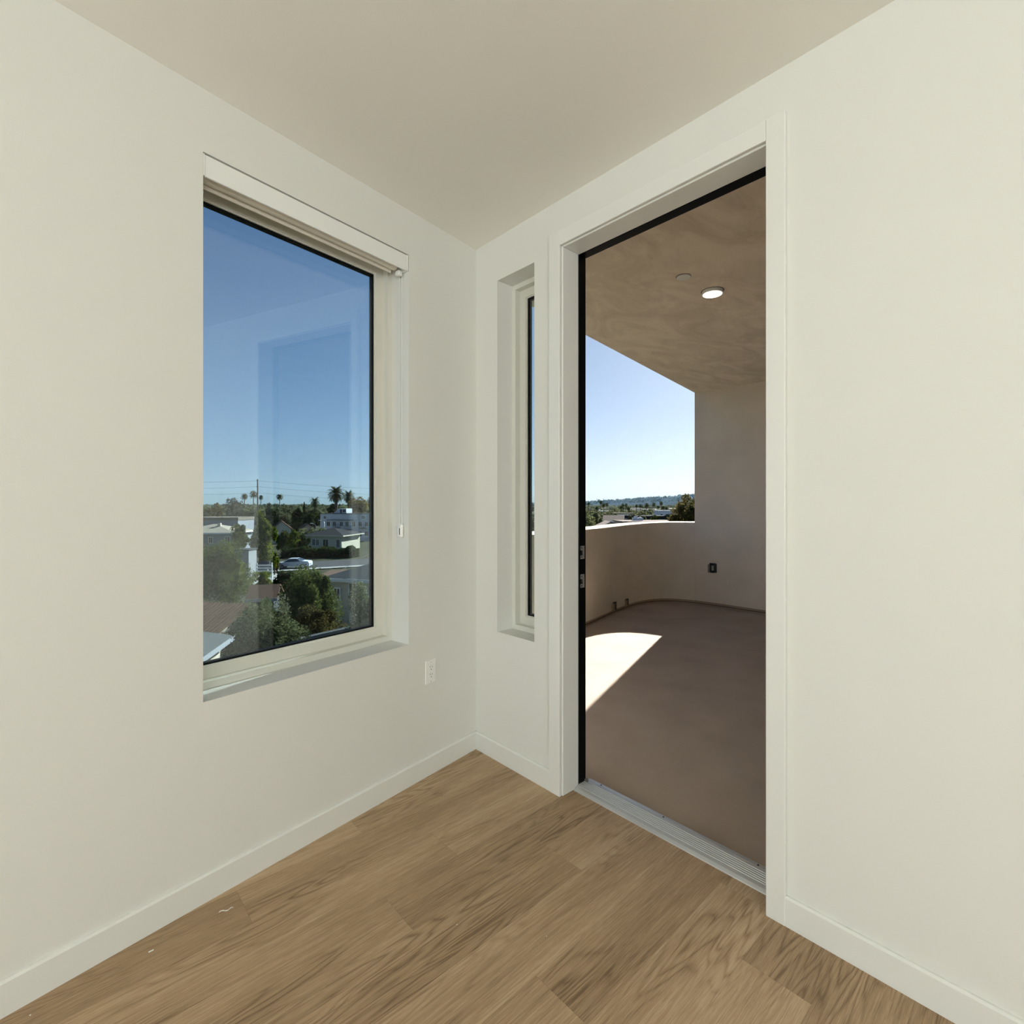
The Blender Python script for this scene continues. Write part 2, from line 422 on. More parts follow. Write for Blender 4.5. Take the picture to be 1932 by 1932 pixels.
# ------------------------------------------------------------------ windows
def ring(a0, a1, z0, z1, w, d0, d1, conv):    # four mitred frame members as one closed ring
    mb = MB()
    o = [(a0, z0), (a1, z0), (a1, z1), (a0, z1)]; i = [(a0 + w, z0 + w), (a1 - w, z0 + w), (a1 - w, z1 - w), (a0 + w, z1 - w)]
    vs_ = [(x, d0, z) for x, z in o] + [(x, d0, z) for x, z in i] + [(x, d1, z) for x, z in o] + [(x, d1, z) for x, z in i]
    fs = []
    for k in range(4):
        j = (k + 1) % 4
        fs += [(k, j, 4 + j, 4 + k), (4 + k, 4 + j, 12 + j, 12 + k), (8 + j, 8 + k, 12 + k, 12 + j), (j, k, 8 + k, 8 + j)]
    return mb.add(vs_, fs).xf(conv)
def window(name, label, a0, a1, z0, z1, conv, d, flip=False):
    w = structure(empty(name, conv(Vector(((a0 + a1) / 2, d, z0)))), label)
    def part(nm, mb, mat, par=None):
        o = mb.build(nm, mat); o.parent = par or w
        o.matrix_parent_inverse = Matrix.Translation(-(Vector(w.location))); return o
    e = .0008
    part('window_frame', ring(a0 + e, a1 - e, z0 + e, z1 - e, .026, d, d + .068, conv), M['vinyl'])
    s = part('window_sash', ring(a0 + .026, a1 - .026, z0 + .026, z1 - .026, .044, d + .035, d + .066, conv), M['vinyl'])
    part('glazing_bead', ring(a0 + .0695, a1 - .0695, z0 + .0695, z1 - .0695, .0065, d + .040, d + .0495, conv), M['vinyl'])
    part('gasket', ring(a0 + .0755, a1 - .0755, z0 + .0755, z1 - .0755, .0075, d + .0455, d + .0498, conv), M['gasket'])
    part('glazing_spacer', ring(a0 + .0700, a1 - .0700, z0 + .0700, z1 - .0700, .0135, d + .0503, d + .0617, conv), M['gasket'])
    part('outer_gasket', ring(a0 + .0700, a1 - .0700, z0 + .0700, z1 - .0700, .0150, d + .0624, d + .0670, conv), M['gasket'])
    part('window_pane', MB().box((a0 + .0705, d + .050, z0 + .0705), (a1 - .0705, d + .062, z1 - .0705)).xf(conv), M['glass'])
    return w
window('window_1', 'tall almond-framed picture window looking over the town', S0 - .026, S1, W0, W1, lw, .122)
window('window_2', 'narrow almond-framed slot window beside the doorway', V0, V1, W0, W1 - .015, dconv, .105)

# roller shade inside the window reveal
sh = empty('roller_shade', lw((S0 + .45, .03, W1 - .08)))
tag(sh, 'white rolled-up roller shade with valance at the picture window head', 'roller shade')
def shp(nm, mb, mat, par=None):
    o = mb.build(nm, mat); o.parent = par or sh
    o.matrix_parent_inverse = Matrix.Translation(-Vector(sh.location)); return o
shp('valance', MB().bbox((S0 + .006, .001, W1 - .080), (S1 - .012, .010, W1 - .005), .002).box((S0 + .006, .010, W1 - .012), (S1 - .012, .085, W1 - .005)).xf(lw), M['shade'])
shp('end_cap', MB().bbox((S1 - .0115, -.001, W1 - .079), (S1 - .003, .088, W1 - .004), .0015).xf(lw), M['plate'])
shp('end_cap', MB().bbox((S0 + .001, -.001, W1 - .079), (S0 + .0055, .088, W1 - .004), .0015).xf(lw), M['plate'])
roll = MB().cyl((S0 + .008, .050, W1 - .047), .029, (S1 - S0) - .052, 32, 'X').xf(lw)
shp('shade_roll', roll, M['cloth'])
shp('roll_tail', MB().bbox((S0 + .008, .073, W1 - .083), (S1 - .045, .079, W1 - .048), .002).xf(lw), M['cloth'])
shp('bracket_clip', MB().bbox((S1 - .034, .030, W1 - .098), (S1 - .012, .060, W1 - .072), .004).xf(lw), M['plate'])
ZT = 1.235
for dx in (.036, .056):
    pts = [(S1 - .011, dx + .0, W1 - .085 - (W1 - .085 - ZT) * i / 14) for i in range(15)]
    mb = MB()
    mb.tube([lw(p) for p in pts], .0011, 6)
    shp('bead_chain', mb, M['plate'])
ten = shp('chain_tensioner', MB().bbox((S1 - .020, .030, ZT - .055), (S1 - .001, .062, ZT + .012), .007).xf(lw), M['plate'])
shp('tensioner_slot', MB().bbox((S1 - .0212, .041, ZT - .040), (S1 - .0195, .0455, ZT - .008), .0006).xf(lw), M['slot'], None)
shp('tensioner_clip', MB().bbox((S1 - .0225, .052, ZT - .042), (S1 - .0195, .0565, ZT - .004), .0008).xf(lw), M['steel'], None)

# duplex outlet under the window
ou = empty('wall_outlet', lw((-.3445, 0, .508)))
tag(ou, 'white duplex outlet with screwed cover plate low beside the corner', 'outlet')
def oup(nm, mb, mat, par=None):
    o = mb.xf(lw).build(nm, mat); o.parent = par or ou
    o.matrix_parent_inverse = Matrix.Translation(-Vector(ou.location)); return o
oc = (-.3445, .508)
oup('cover_plate', MB().bbox((oc[0] - .0355, -.007, oc[1] - .058), (oc[0] + .0355, -.0002, oc[1] + .058), .003), M['plate'])
oup('receptacle', MB().bbox((oc[0] - .0165, -.0085, oc[1] - .0335), (oc[0] + .0165, -.0069, oc[1] + .0335), .001), M['plate'])
for dz in (.0185, -.0185):
    for dx, h in ((-.0065, .008), (.0065, .0065)):
        oup('slot', MB().box((oc[0] + dx - .0011, -.0088, oc[1] + dz + .003), (oc[0] + dx + .0011, -.0084, oc[1] + dz + .003 + h)), M['slot'])
    oup('ground_hole', MB().cyl((oc[0], -.0088, oc[1] + dz - .006), .0026, .0005, 10, 'Y'), M['slot'])
for dz in (.048, -.048):
    oup('screw', MB().cyl((oc[0], -.0078, oc[1] + dz), .003, .001, 12, 'Y'), M['steel'])

# ------------------------------------------------------------------ doorway
dr = structure(empty('door_1', (0, (YA + YB) / 2, 0)), 'open doorway with white casing, black steel frame and metal sill')
def drp(nm, mb, mat, par=None):
    o = mb.build(nm, mat); o.parent = par or dr
    o.matrix_parent_inverse = Matrix.Translation(-Vector(dr.location)); return o
CT = .016
drp('casing', MB().bbox((-CT, YA - .006 + .001, 0), (-.0004, YA + .063, DH + .062), .002), M['trim'])
drp('casing', MB().bbox((-CT, YB - .057, 0), (-.0004, YB + .002, DH + .062), .002), M['trim'])
drp('casing', MB().bbox((-CT, YB + .0025, DH - .006), (-.0004, YA - .0055, DH + .062), .002), M['trim'])
JB = .012
drp('jamb', MB().bbox((.0002, YA - .011, 0.0), (.112, YA + .018, DH + .018), .003), M['trim'])
drp('jamb', MB().bbox((.0002, YB - .018, 0.0), (.112, YB - .001, DH + .018), .003), M['trim'])
drp('jamb', MB().bbox((.0002, YB - .0005, DH - .011), (.112, YA - .0115, DH + .018), .003), M['trim'])
# black steel frame outside the jamb
fr = drp('steel_frame', MB().bbox((.1125, YA - .012, -.02), (.164, YA + .02, DH + .02), .002)
         .bbox((.1125, YB - .02, -.02), (.164, YB - .003, DH + .02), .002)
         .bbox((.1125, YB - .0025, DH - .012), (.164, YA - .0125, DH + .02), .002), M['blackmetal'])
for zc, hh in ((1.112, .031), (.976, .032)):
    st = drp('strike_plate', MB().box((.124, YA - .0135, zc + .010), (.152, YA - .012, zc + hh))
             .box((.124, YA - .0135, zc - hh), (.152, YA - .012, zc - .014))
             .box((.138, YA - .0135, zc - .014), (.152, YA - .012, zc + .010)), M['steel'])
    drp('strike_hole', MB().box((.1245, YA - .0128, zc - .0135), (.1375, YA - .0119, zc + .0095)), M['slot'])
    for s_ in (-1, 1):
        drp('strike_screw', MB().cyl((.131, YA - .0145, zc + s_ * .022), .0032, .0012, 10, 'Y'), M['slot'])
# ribbed aluminium sill
prof = [(.074, -.002), (.076, .004), (.086, .011), (.100, .016)]
x = .100
while x < .160:
    prof += [(x + .001, .0185), (x + .0045, .0185), (x + .0055, .0150), (x + .0105, .0150)]
    x += .0115
prof += [(.176, .017), (.196, .014), (.204, .006), (.205, -.04), (.12, -.04), (.12, -.002)]
def sill_mb(y0, y1):
    n = len(prof)
    mb = MB(); vs_ = [(p[0], y0, p[1]) for p in prof] + [(p[0], y1, p[1]) for p in prof]
    return mb.add(vs_, [tuple(range(n)), tuple(range(2 * n - 1, n - 1, -1))] + [((i + 1) % n, i, n + i, n + (i + 1) % n) for i in range(n)])
drp('sill', sill_mb(YB - .0005, YA - .0125), M['alu'])
for yy in (-.72, -1.05, -1.44):
    drp('sill_screw', MB().cyl((.182, yy, .0150), .0036, .0028, 12, 'Z'), M['slot'])
drp('weather_pad', MB().bbox((.150, YA - .030, .016), (.163, YA - .0126, .030), .003), M['darkgap'])

# ------------------------------------------------------------------ balcony
BZ, BC, BX = -.05, 2.90, 4.945
arc = [(.24, .60), (1.0, .98), (1.75, 1.245), (2.683, 1.489), (3.11, 1.594), (3.59, 1.718), (3.994, 1.80), (4.20, 1.822), (4.36, 1.824), (4.52, 1.80), (4.65, 1.752), (4.75, 1.685), (4.83, 1.590), (4.88, 1.48), (4.92, 1.33), (4.94, 1.15), (BX, .98)]
def smooth(pts, n=6):                 # Catmull-Rom
    out = []
    P = [Vector((*p, 0)) for p in pts]
    for i in range(len(P) - 1):
        p0, p1, p2, p3 = P[max(i - 1, 0)], P[i], P[i + 1], P[min(i + 2, len(P) - 1)]
        for k in range(n):
            t = k / n
            out.append(.5 * ((2 * p1) + (p2 - p0) * t + (2 * p0 - 5 * p1 + 4 * p2 - p3) * t * t + (3 * p1 - p0 - 3 * p2 + p3) * t ** 3))
    out.append(P[-1]); return out
ARC = smooth(arc)
def offset(pts, d):
    out = []
    for i, p in enumerate(pts):
        t = (pts[min(i + 1, len(pts) - 1)] - pts[max(i - 1, 0)]).normalized()
        out.append(p + Vector((-t.y, t.x, 0)) * d)
    return out
def swept(a, b, z0, z1, lift=0.0):
    n = len(a); mb = MB(); zf = z1 if callable(z1) else (lambda x: z1)
    vs_ = [(p.x, p.y, z0) for p in a] + [(p.x, p.y, zf(p.x)) for p in a] + [(p.x, p.y, z0) for p in b] + [(q.x, q.y, zf(p.x) + lift) for p, q in zip(a, b)]
    fs = []
    for i in range(n - 1):
        fs += [(i + 1, i, n + i, n + i + 1), (2 * n + i, 2 * n + i + 1, 3 * n + i + 1, 3 * n + i), (n + i + 1, n + i, 3 * n + i, 3 * n + i + 1), (i, i + 1, 2 * n + i + 1, 2 * n + i)]
    mb.add(vs_, fs, False)
    mb.add(vs_, [(0, 2 * n, 3 * n, n), (n - 1, 2 * n - 1, 4 * n - 1, 3 * n - 1)])
    return mb
CAP = [(2.7, 1.055), (3.4, 1.057), (4.2, 1.070), (4.9, 1.088)]          # the cap falls slightly towards the building
def PT(x): return float(np.interp(x, [c[0] for c in CAP], [c[1] for c in CAP]))
EDGE = 1.345                           # where the full-height wall ends
i_end = next(i for i, p in enumerate(ARC) if p.x > 4.5 and p.y < EDGE)
par_arc = ARC[:i_end + 1]
par_arc[-1] = Vector((par_arc[-1].x, EDGE, 0))
SL = BZ + .055                         # plaster stops above a brown base strip
pp = swept(par_arc, offset(par_arc, .23), SL, PT, .010).build('balcony_parapet', M['stucco'])
structure(pp, 'curved taupe stucco balcony parapet catching sun along its top')
tall_arc = [Vector((par_arc[-1].x, EDGE, 0))] + [p for p in ARC[i_end + 1:]] + [Vector((BX, .2, 0)), Vector((BX, -3.4, 0))]
tw = swept(tall_arc, offset(tall_arc, .16), SL, BC + .1).build('wall_balcony', M['stucco'])
structure(tw, 'full-height taupe stucco wall at the far end of the balcony')
strip_arc = par_arc[:-1] + tall_arc
bs = swept(offset(strip_arc, .012), offset(strip_arc, .16), BZ - .02, SL).build('trim_1', M['screed'])
structure(bs, 'brown base strip along the foot of the balcony wall')
for a_, b_ in ((BZ + .018, BZ + .026), (SL - .004, SL + .003)):
    swept(offset(strip_arc, .009), offset(strip_arc, .02), a_, b_).build('joint_line', M['slit'], bs)
# two pipe notches cut at the parapet foot
for px_, py_, w_, h_ in ((3.53, 1.690, .078, .095), (3.92, 1.778, .066, .075)):
    t_ = Vector((.97, .243, 0)); n_ = Vector((-.243, .97, 0)); o_ = Vector((px_, py_, 0))
    def nc(p, o_=o_, t_=t_, n_=n_): return o_ + t_ * p.x + n_ * p.y + Vector((0, 0, p.z))
    e_ = empty('drain_notch', (px_, py_, BZ))
    tag(e_, 'brown boxed drain notch at the parapet foot, ' + ('nearer the doorway' if px_ < 3.7 else 'nearer the curved corner'), 'drain notch', 'drain notches at the parapet foot')
    for nm, mb, mt in (('back_plate', MB().box((-w_ / 2, -.012, BZ + .055), (w_ / 2, .004, BZ + .055 + h_)), M['screed']),
                       ('side_flange', MB().box((w_ / 2 - .02, -.018, BZ + .055), (w_ / 2 + .006, -.0122, BZ + .055 + h_ + .012)), M['slit']),
                       ('top_lip', MB().box((-w_ / 2, -.016, BZ + .055 + h_), (w_ / 2 - .02, -.004, BZ + .055 + h_ + .012)), M['slit'])):
        o = mb.xf(nc).build(nm, mt); o.parent = e_; o.matrix_parent_inverse = Matrix.Translation(-Vector(e_.location))
bf_poly = [(.2055, -3.4), (BX + .1, -3.4), (BX + .1, .9)] + [(p.x, p.y) for p in reversed(offset(ARC, .03)[:-1])] + [(.2055, .58)]
bf = MB().prism(bf_poly, BZ - .15, BZ).build('floor_balcony', M['concrete'])
structure(bf, 'bare brown concrete balcony floor with a patch of sun')
e0 = Vector((1.845, .793, 0)); ed = L
c_a, c_b = e0 - ed * 1.66, e0 + ed * 3.3
bc = MB().prism([(.165, -3.4), (5.2, -3.4), (5.2, e0.y + (5.2 - e0.x) * math.tan(BETA)), (.165, e0.y + (.165 - e0.x) * math.tan(BETA))], BC, BC + .25)
bc = bc.build('ceiling_balcony', M['soffit'])
structure(bc, 'mottled hand-trowelled taupe soffit over the balcony')
structure(MB().box((.2, -3.6, BZ - .1), (BX + .2, -3.4, BC + .2)).build('wall_balcony_end', M['stucco']), 'taupe stucco end wall of the balcony')

def round_fix(name, label, cat, x, y):
    e = empty(name, (x, y, BC)); return tag(e, label, cat)
cv = round_fix('cover_plate_round', 'flat white round blank cover on the balcony soffit', 'ceiling cover', 1.47, -.42)
MB().cyl((0, 0, -.006), .047, .0055, 40).build('disc', M['plate'], cv)
MB().cyl((0, 0, -.0068), .043, .0009, 40).build('disc_face', M['plate'], cv)
MB().cyl((0, 0, -.0019), .050, .0015, 40).build('shadow_ring', M['slit'], cv)
dl = round_fix('disc_light', 'lit white round LED disc light on the balcony soffit', 'ceiling light', 1.845, -.44)
MB().cyl((0, 0, -.024), .074, .0235, 48).build('housing', M['plate'], dl)
tag(MB().cyl((0, 0, -.0255), .066, .0014, 48).build('diffuser', M['lamp'], dl), 'glowing warm white diffuser')
MB().cyl((0, 0, -.0019), .079, .0015, 48).build('shadow_ring', M['slit'], dl)

# weatherproof outlet on the far balcony wall
wo_ = empty('outdoor_outlet', (BX, 1.085, .478))
tag(wo_, 'black weatherproof outlet box with clear bubble cover on stucco wall', 'outlet')
def wop(nm, mb, mat):
    return mb.build(nm, mat, wo_)
wop('base_box', MB().bbox((-.014, -.047, -.062), (-.0005, .047, .062), .004), M['blackbox'])
wop('gasket_plate', MB().bbox((-.022, -.038, -.055), (-.0142, .038, .055), .003), M['blackbox'])
wop('receptacle', MB().bbox((-.028, -.015, -.034), (-.0222, .004, .036), .002), M['plate'])
wop('receptacle', MB().bbox((-.0275, .008, -.034), (-.0222, .018, .036), .002), M['steel'])
for yy in (-.03, 0, .03):
    wop('hinge', MB().cyl((-.030, yy - .007, .062), .008, .014, 12, 'Y'), M['blackbox'])
wop('bubble_cover', MB().bbox((-.075, -.046, -.060), (-.0225, .046, .054), .006), M['clear'])

# small debris left on the planks
def floor_pt(px, py):
    r = FWD + RGT * ((px - CXP) / F_PX) + Vector((0, 0, (HYP - py) / F_PX)); return CAM + r * (-CAM.z / r.z)
a_, b_ = floor_pt(413, 1722), floor_pt(441, 1713)
pts = [a_.lerp(b_, t) + Vector((0, .004 * math.sin(t * 9), .0012)) for t in [i / 10 for i in range(11)]]
tag(MB().tube(pts, [.0008, .0016, .0012, .0018, .0012, .0018, .0014, .0010, .0015, .0012, .0006], 6).build('paint_sliver', M['plate']), 'curled white sliver of paint on the planks below the window', 'paint scrap')
for i, (px_, py_, s_, lab) in enumerate(((285, 1795, .0022, 'tiny white paint chip on the planks close to the left baseboard'), (862, 1745, .0016, 'tiny white speck on the planks in mid floor'), (1031, 1767, .0013, 'smallest white speck on the planks before the doorway'), (57, 1916, .0016, 'white crumb on the planks in the lower left corner'))):
    p = floor_pt(px_, py_)
    tag(MB().bbox((p.x - s_ * (3 if i == 0 else 1), p.y - s_, .0003), (p.x + s_ * (3 if i == 0 else 1), p.y + s_, .0003 + s_), s_ * .4).build('paint_chip', M['plate']), lab, 'paint scrap', 'paint chips on the floor')

# ------------------------------------------------------------------ outside: ground, street, hills
def gnoise(x, y, s=0):
    return (math.sin(x * 1.7 + s) * math.cos(y * 1.3 - s * 2) + .5 * math.sin(x * 3.9 - y * 2.3 + s) + .25 * math.sin(x * 8.1 + y * 6.7 + 2 * s)) / 1.75
M['dirt'] = material('dry_ground', (.075, .068, .045), .95, spec=.05, color2=(.03, .037, .015), vscale=.06, vdet=8)
M['asphalt'] = material('asphalt', (.05, .05, .052), .9, spec=.2, var=.3, vscale=.6)
M['pave'] = material('pale_concrete', (.30, .295, .275), .85, var=.2, vscale=.8)
M['hill'] = material('scrub_hill', (.045, .055, .05), .95, spec=.0, color2=(.02, .028, .026), vscale=.012, vdet=10)
gr = MB().add([(-3000, -1500, GZ), (6500, -1500, GZ), (6500, 6500, GZ), (-3000, 6500, GZ)], [(0, 1, 2, 3)]).build('ground', M['dirt'])
structure(gr, 'dry ground of the neighbourhood below')
def quad_strip(name, pts, w, z, mat, label):
    mb = MB(); P = [Vector((p.x, p.y, 0)) for p in pts]; a = []; b = []
    for i, p in enumerate(P):
        t = (P[min(i + 1, len(P) - 1)] - P[max(i - 1, 0)]).normalized(); n = Vector((-t.y, t.x, 0))
        a.append(p + n * w / 2); b.append(p - n * w / 2)
    n = len(P); vs_ = [(q.x, q.y, z) for q in a + b]
    mb.add(vs_, [(i, n + i, n + i + 1, i + 1) for i in range(n - 1)])
    return structure(mb.build(name, mat), label)
s0, s1 = ground(440, 70), ground(720, 80)
sdir = (s1 - s0).normalized(); snor = Vector((-sdir.y, sdir.x, 0))
quad_strip('street', [s0 - sdir * 60, s0, s1, s1 + sdir * 60], 9.0, GZ + .02, M['asphalt'], 'asphalt street where the pale car is parked')
quad_strip('sidewalk', [s0 - sdir * 60 - snor * 5.6, s0 - snor * 5.6, s1 - snor * 5.6, s1 + sdir * 60 - snor * 5.6], 1.6, GZ + .12, M['pave'], 'pale concrete sidewalk on the near side of the street')
quad_strip('driveway', [ground(470, 56), ground(500, 65)], 4.5, GZ + .05, M['pave'], 'pale concrete driveway leading to the street')

def hill():
    mb = MB(); nx, ny = 120, 16; vs_ = []
    for j in range(ny):
        t = j / (ny - 1)
        for i in range(nx):
            px = 880 + (1560 - 880) * i / (nx - 1)
            top = 948.5 - (px - 1098) * .0665 if px > 1098 else 948.5 + (1098 - px) * .02
            top = max(top, 925) + 1.0 * gnoise(px * .02, 3.3)
            Z = 2600 + 1500 * t
            hz_ = height(top, 4100) - GZ
            k = math.sin(min(t, 1) * math.pi / 2) ** .8
            z = GZ - 1 + hz_ * k * (1 + .10 * gnoise(px * .045, t * 6) * (1 - t)) + 3.0 * gnoise(px * .33, t * 21, 1) * (.3 + t)
            p = ground(px, Z); vs_.append((p.x, p.y, z))
    fs = [(j * nx + i, j * nx + i + 1, (j + 1) * nx + i + 1, (j + 1) * nx + i) for j in range(ny - 1) for i in range(nx - 1)]
    return mb.add(vs_, fs, True)
HB = hill()
hill_o = structure(HB.build('hill', M['hill']), 'long low scrub-covered hill on the horizon')

# ------------------------------------------------------------------ foliage
def leaf_mesh(name, pos, size, tone, rs, mat, flat=.0, core=None):
    n = len(pos)
    a = rs.normal(size=(n, 3)); a[:, 2] *= (1 - flat); a /= np.linalg.norm(a, axis=1)[:, None]
    b = rs.normal(size=(n, 3)); b -= (b * a).sum(1)[:, None] * a; b /= np.linalg.norm(b, axis=1)[:, None]
    s = (size * rs.uniform(.6, 1.25, n))[:, None]
    v = np.stack([pos - a * s * .5, pos + b * s * .34, pos + a * s * .5, pos - b * s * .34], 1).reshape(-1, 3)
    f = np.arange(4 * n).reshape(n, 4)
    tn = np.repeat(tone, 4)
    faces = f.tolist()
    if core is not None:
        cv_, cf = core
        base = len(v); v = np.vstack([v, cv_]); faces += [[base + i for i in q] for q in cf]
        tn = np.concatenate([tn, np.full(len(cv_), .4)])
    me = bpy.data.meshes.new(name); me.from_pydata(v.tolist(), [], faces); me.update()
    at_ = me.attributes.new('tone', 'FLOAT', 'POINT'); at_.data.foreach_set('value', np.clip(tn, 0, 1).astype(np.float32))
    me.materials.append(mat); return me
def ico(c, r, rs, jitter=.15, nu=8, nv=5):
    vs_ = [(0, 0, -1)]; 
    for j in range(1, nv):
        th = math.pi * j / nv - math.pi / 2
        for i in range(nu):
            ph = 2 * math.pi * (i + .5 * (j % 2)) / nu
            vs_.append((math.cos(th) * math.cos(ph), math.cos(th) * math.sin(ph), math.sin(th)))
    vs_.append((0, 0, 1)); fs = []
    for i in range(nu):
        fs.append((0, 1 + (i + 1) % nu, 1 + i))
        fs.append((len(vs_) - 1, len(vs_) - 1 - nu + i, len(vs_) - 1 - nu + (i + 1) % nu))
    for j in range(nv - 2):
        for i in range(nu):
            a = 1 + j * nu; fs.append((a + i, a + (i + 1) % nu, a + nu + (i + 1) % nu, a + nu + i))
    v = np.array(vs_) * (1 + rs.uniform(-jitter, jitter, (len(vs_), 1)))
    return v * np.array(r) + np.array(c), fs
FOL = {
    'green': leaf_mat('leaf_green', (.009, .017, .004), (.165, .20, .048)),
    'dark': leaf_mat('leaf_dark', (.005, .010, .003), (.06, .085, .022)),
    'olive': leaf_mat('leaf_olive', (.022, .032, .012), (.24, .26, .125)),
    'lime': leaf_mat('leaf_lime', (.014, .026, .003), (.27, .31, .03), .45),
    'gold': leaf_mat('leaf_gold', (.06, .045, .010), (.28, .20, .045), .4),
    'rust': leaf_mat('leaf_rust', (.030, .024, .008), (.20, .165, .055), .35),
    'bare': leaf_mat('twig_grey', (.055, .048, .038), (.19, .165, .13), .1),
    'euca': leaf_mat('leaf_euca', (.016, .016, .006), (.23, .19, .065), .4),
    'palm': leaf_mat('palm_green', (.012, .020, .006), (.075, .095, .030), .25),
    'far': leaf_mat('leaf_far', (.026, .034, .018), (.21, .225, .115), .3),
}
def hill_trees():
    rs = np.random.RandomState(77); V = np.array(HB.v).reshape(16, 120, 3); P = []; S = []; T = []
    for i in range(900):
        j = 15 if i < 130 else rs.randint(3, 16); k = rs.randint(15, 95); c = V[j, k] + rs.uniform(-12, 12, 3) * np.array([1, 1, 0])
        h = rs.uniform(5, 13) * (.55 if j == 15 else 1); n = 14
        P.append(c + rs.normal(size=(n, 3)) * np.array([h * .55, h * .55, h * .3]) + np.array([0, 0, h * .4])); S.append(np.full(n, h * .8)); T.append(np.clip(rs.uniform(0, .6) + rs.uniform(-.2, .2, n), 0, 1))
    me = leaf_mesh('hillside_scrub', np.vstack(P), np.concatenate(S), np.concatenate(T), rs, FOL['dark'])
    o = bpy.data.objects.new('hillside_scrub', me); COL.objects.link(o); o.parent = hill_o; o['kind'] = 'stuff'
hill_trees()
M['bark'] = material('bark', (.075, .055, .038), .95, var=.4, vscale=6)
M['palmbark'] = material('palm_trunk', (.12, .09, .06), .95, var=.4, vscale=5)

def tree(label, px, Z, top, bottom, wpx, fol, seed, n=2600, name='tree', lpx=2.6, clumps=26, sx=1.0, group=None, cat='tree', core=.62, base=None, shape=1.0):
    rs = np.random.RandomState(seed)
    g = ground(px, Z); root = empty(name, g)
    tag(root, label, cat, group)
    lpx = 3.6 if Z < 36 else (3.2 if Z < 60 else 2.9)
    n = int(min(26000, max(450, 9.0 * wpx * max(8, bottom - top) * .78 / (.36 * lpx * lpx)))) if core else n
    zt, zb = height(top, Z) - GZ, max(height(bottom, Z) - GZ, .0)
    cz, rz_ = (zt + zb) / 2, (zt - zb) / 2
    rx = wpx * Z / F_PX / 2; lf = lpx * Z / F_PX
    d = rs.normal(size=(clumps, 3)); d /= np.linalg.norm(d, axis=1)[:, None]
    cr = rs.uniform(.35, .90, clumps) ** .8
    cl = d * cr[:, None]
    crad = rs.uniform(.14, .40, clumps)
    which = rs.randint(0, clumps, n)
    o = rs.normal(size=(n, 3)); o /= np.linalg.norm(o, axis=1)[:, None]
    p = cl[which] + o * (crad[which] * rs.uniform(.55, 1.08, n))[:, None]
    if shape != 1.0:                   # narrower towards the top
        p[:, :2] *= (1 - (shape) * (p[:, 2:3] * .5 + .5)) if shape < 1 else 1
    pos = p * np.array([rx, rx * sx, rz_]) + np.array([0, 0, cz])
    tone = rs.uniform(.15, .9, n) * rs.uniform(.6, 1.1, clumps)[which]
    co = ico((0, 0, cz), (rx * core * .72, rx * sx * core * .72, rz_ * core * .72), rs, .3, 12, 8) if core else None
    me = leaf_mesh('crown', pos, lf, tone, rs, FOL[fol], core=co)
    ob = bpy.data.objects.new('crown', me); COL.objects.link(ob); ob.parent = root
    mb = MB(); tr = max(.08, rx * .07)
    mb.tube([(0, 0, -.1), (rx * .03, 0, cz * .5), (-rx * .04, rx * .03, cz)], [tr, tr * .8, tr * .45], 8)
    for k in range(5):
        a = k * 1.26 + seed; mb.tube([(0, 0, cz * .55), (rx * .5 * math.cos(a), rx * .5 * math.sin(a), cz + rz_ * .25)], [tr * .5, tr * .15], 5)
    mb.build('trunk', M['bark'], root)
    return root

# --- trees seen from the picture window, near to far
tree('pale grey-green olive tree low in front of the window', 513, 21.5, 1124, 1300, 128, 'olive', 3, 5200, 'olive_tree', 2.4, 44, core=.5)
tree('thin feathery olive tree at the lower left window edge', 462, 24.8, 1140, 1290, 70, 'olive', 4, 3600, 'olive_tree', 2.4, 34, core=.42, sx=.6)
tree('olive-grey shrub at the lower right of the picture window', 690, 24, 1108, 1290, 78, 'olive', 5, 2600, 'olive_tree', 2.4, 26, core=.45)
tree('bushy bright green tree before the white carport', 588, 30.5, 1052, 1230, 124, 'green', 6, 5200, 'leafy_tree', 3.0, 40, core=.66, shape=.18)
tree('brownish yellow shrub below the bushy green tree', 596, 27.2, 1146, 1250, 110, 'rust', 7, 3600, 'shrub', 2.4, 30, core=.6, sx=.55, cat='shrub')
tree('broad round leafy tree left of the garage', 420, 41, 1014, 1150, 112, 'green', 8, 6000, 'leafy_tree', 2.4, 48, core=.8)
tree('tall narrow ivy-green tree beneath the utility pole', 497, 80, 963, 1066, 46, 'lime', 9, 3200, 'leafy_tree', 2.4, 30, core=.72)
tree('grey-green tree beside the hip-roofed grey house', 452, 84, 990, 1046, 38, 'green', 10, 1800, 'leafy_tree', 2.4, 20)
tree('yellow-green tree left of the cream house', 556, 92, 999, 1048, 27, 'lime', 11, 1700, 'leafy_tree', 2.4, 18)
tree('dull green tree between brown-roofed house and cream house', 535, 94, 998, 1047, 28, 'green', 12, 1500, 'leafy_tree', 2.4, 18)
tree('low yellow-green shrub beside the driveway fence', 497, 53, 1076, 1108, 44, 'lime', 13, 1600, 'shrub', 2.4, 16, cat='shrub')
tree('small green shrub at the driveway mouth', 518, 64, 1040, 1078, 16, 'lime', 14, 700, 'shrub', 2.2, 10, cat='shrub')
tree('small reddish shrub behind the pale car', 523, 65, 1058, 1078, 9, 'rust', 15, 420, 'shrub', 2.0, 8, cat='shrub')
tree('dark broad tree below the small date palm', 592, 172, 962, 998, 44, 'dark', 16, 2200, 'leafy_tree', 2.2, 24, core=.8)
tree('dark tree left of the broad dark tree', 560, 186, 957, 996, 24, 'dark', 17, 1300, 'leafy_tree', 2.2, 16, core=.8)
tree('dark tree below the large date palm', 628, 178, 949, 982, 30, 'dark', 18, 1400, 'leafy_tree', 2.2, 18, core=.8)
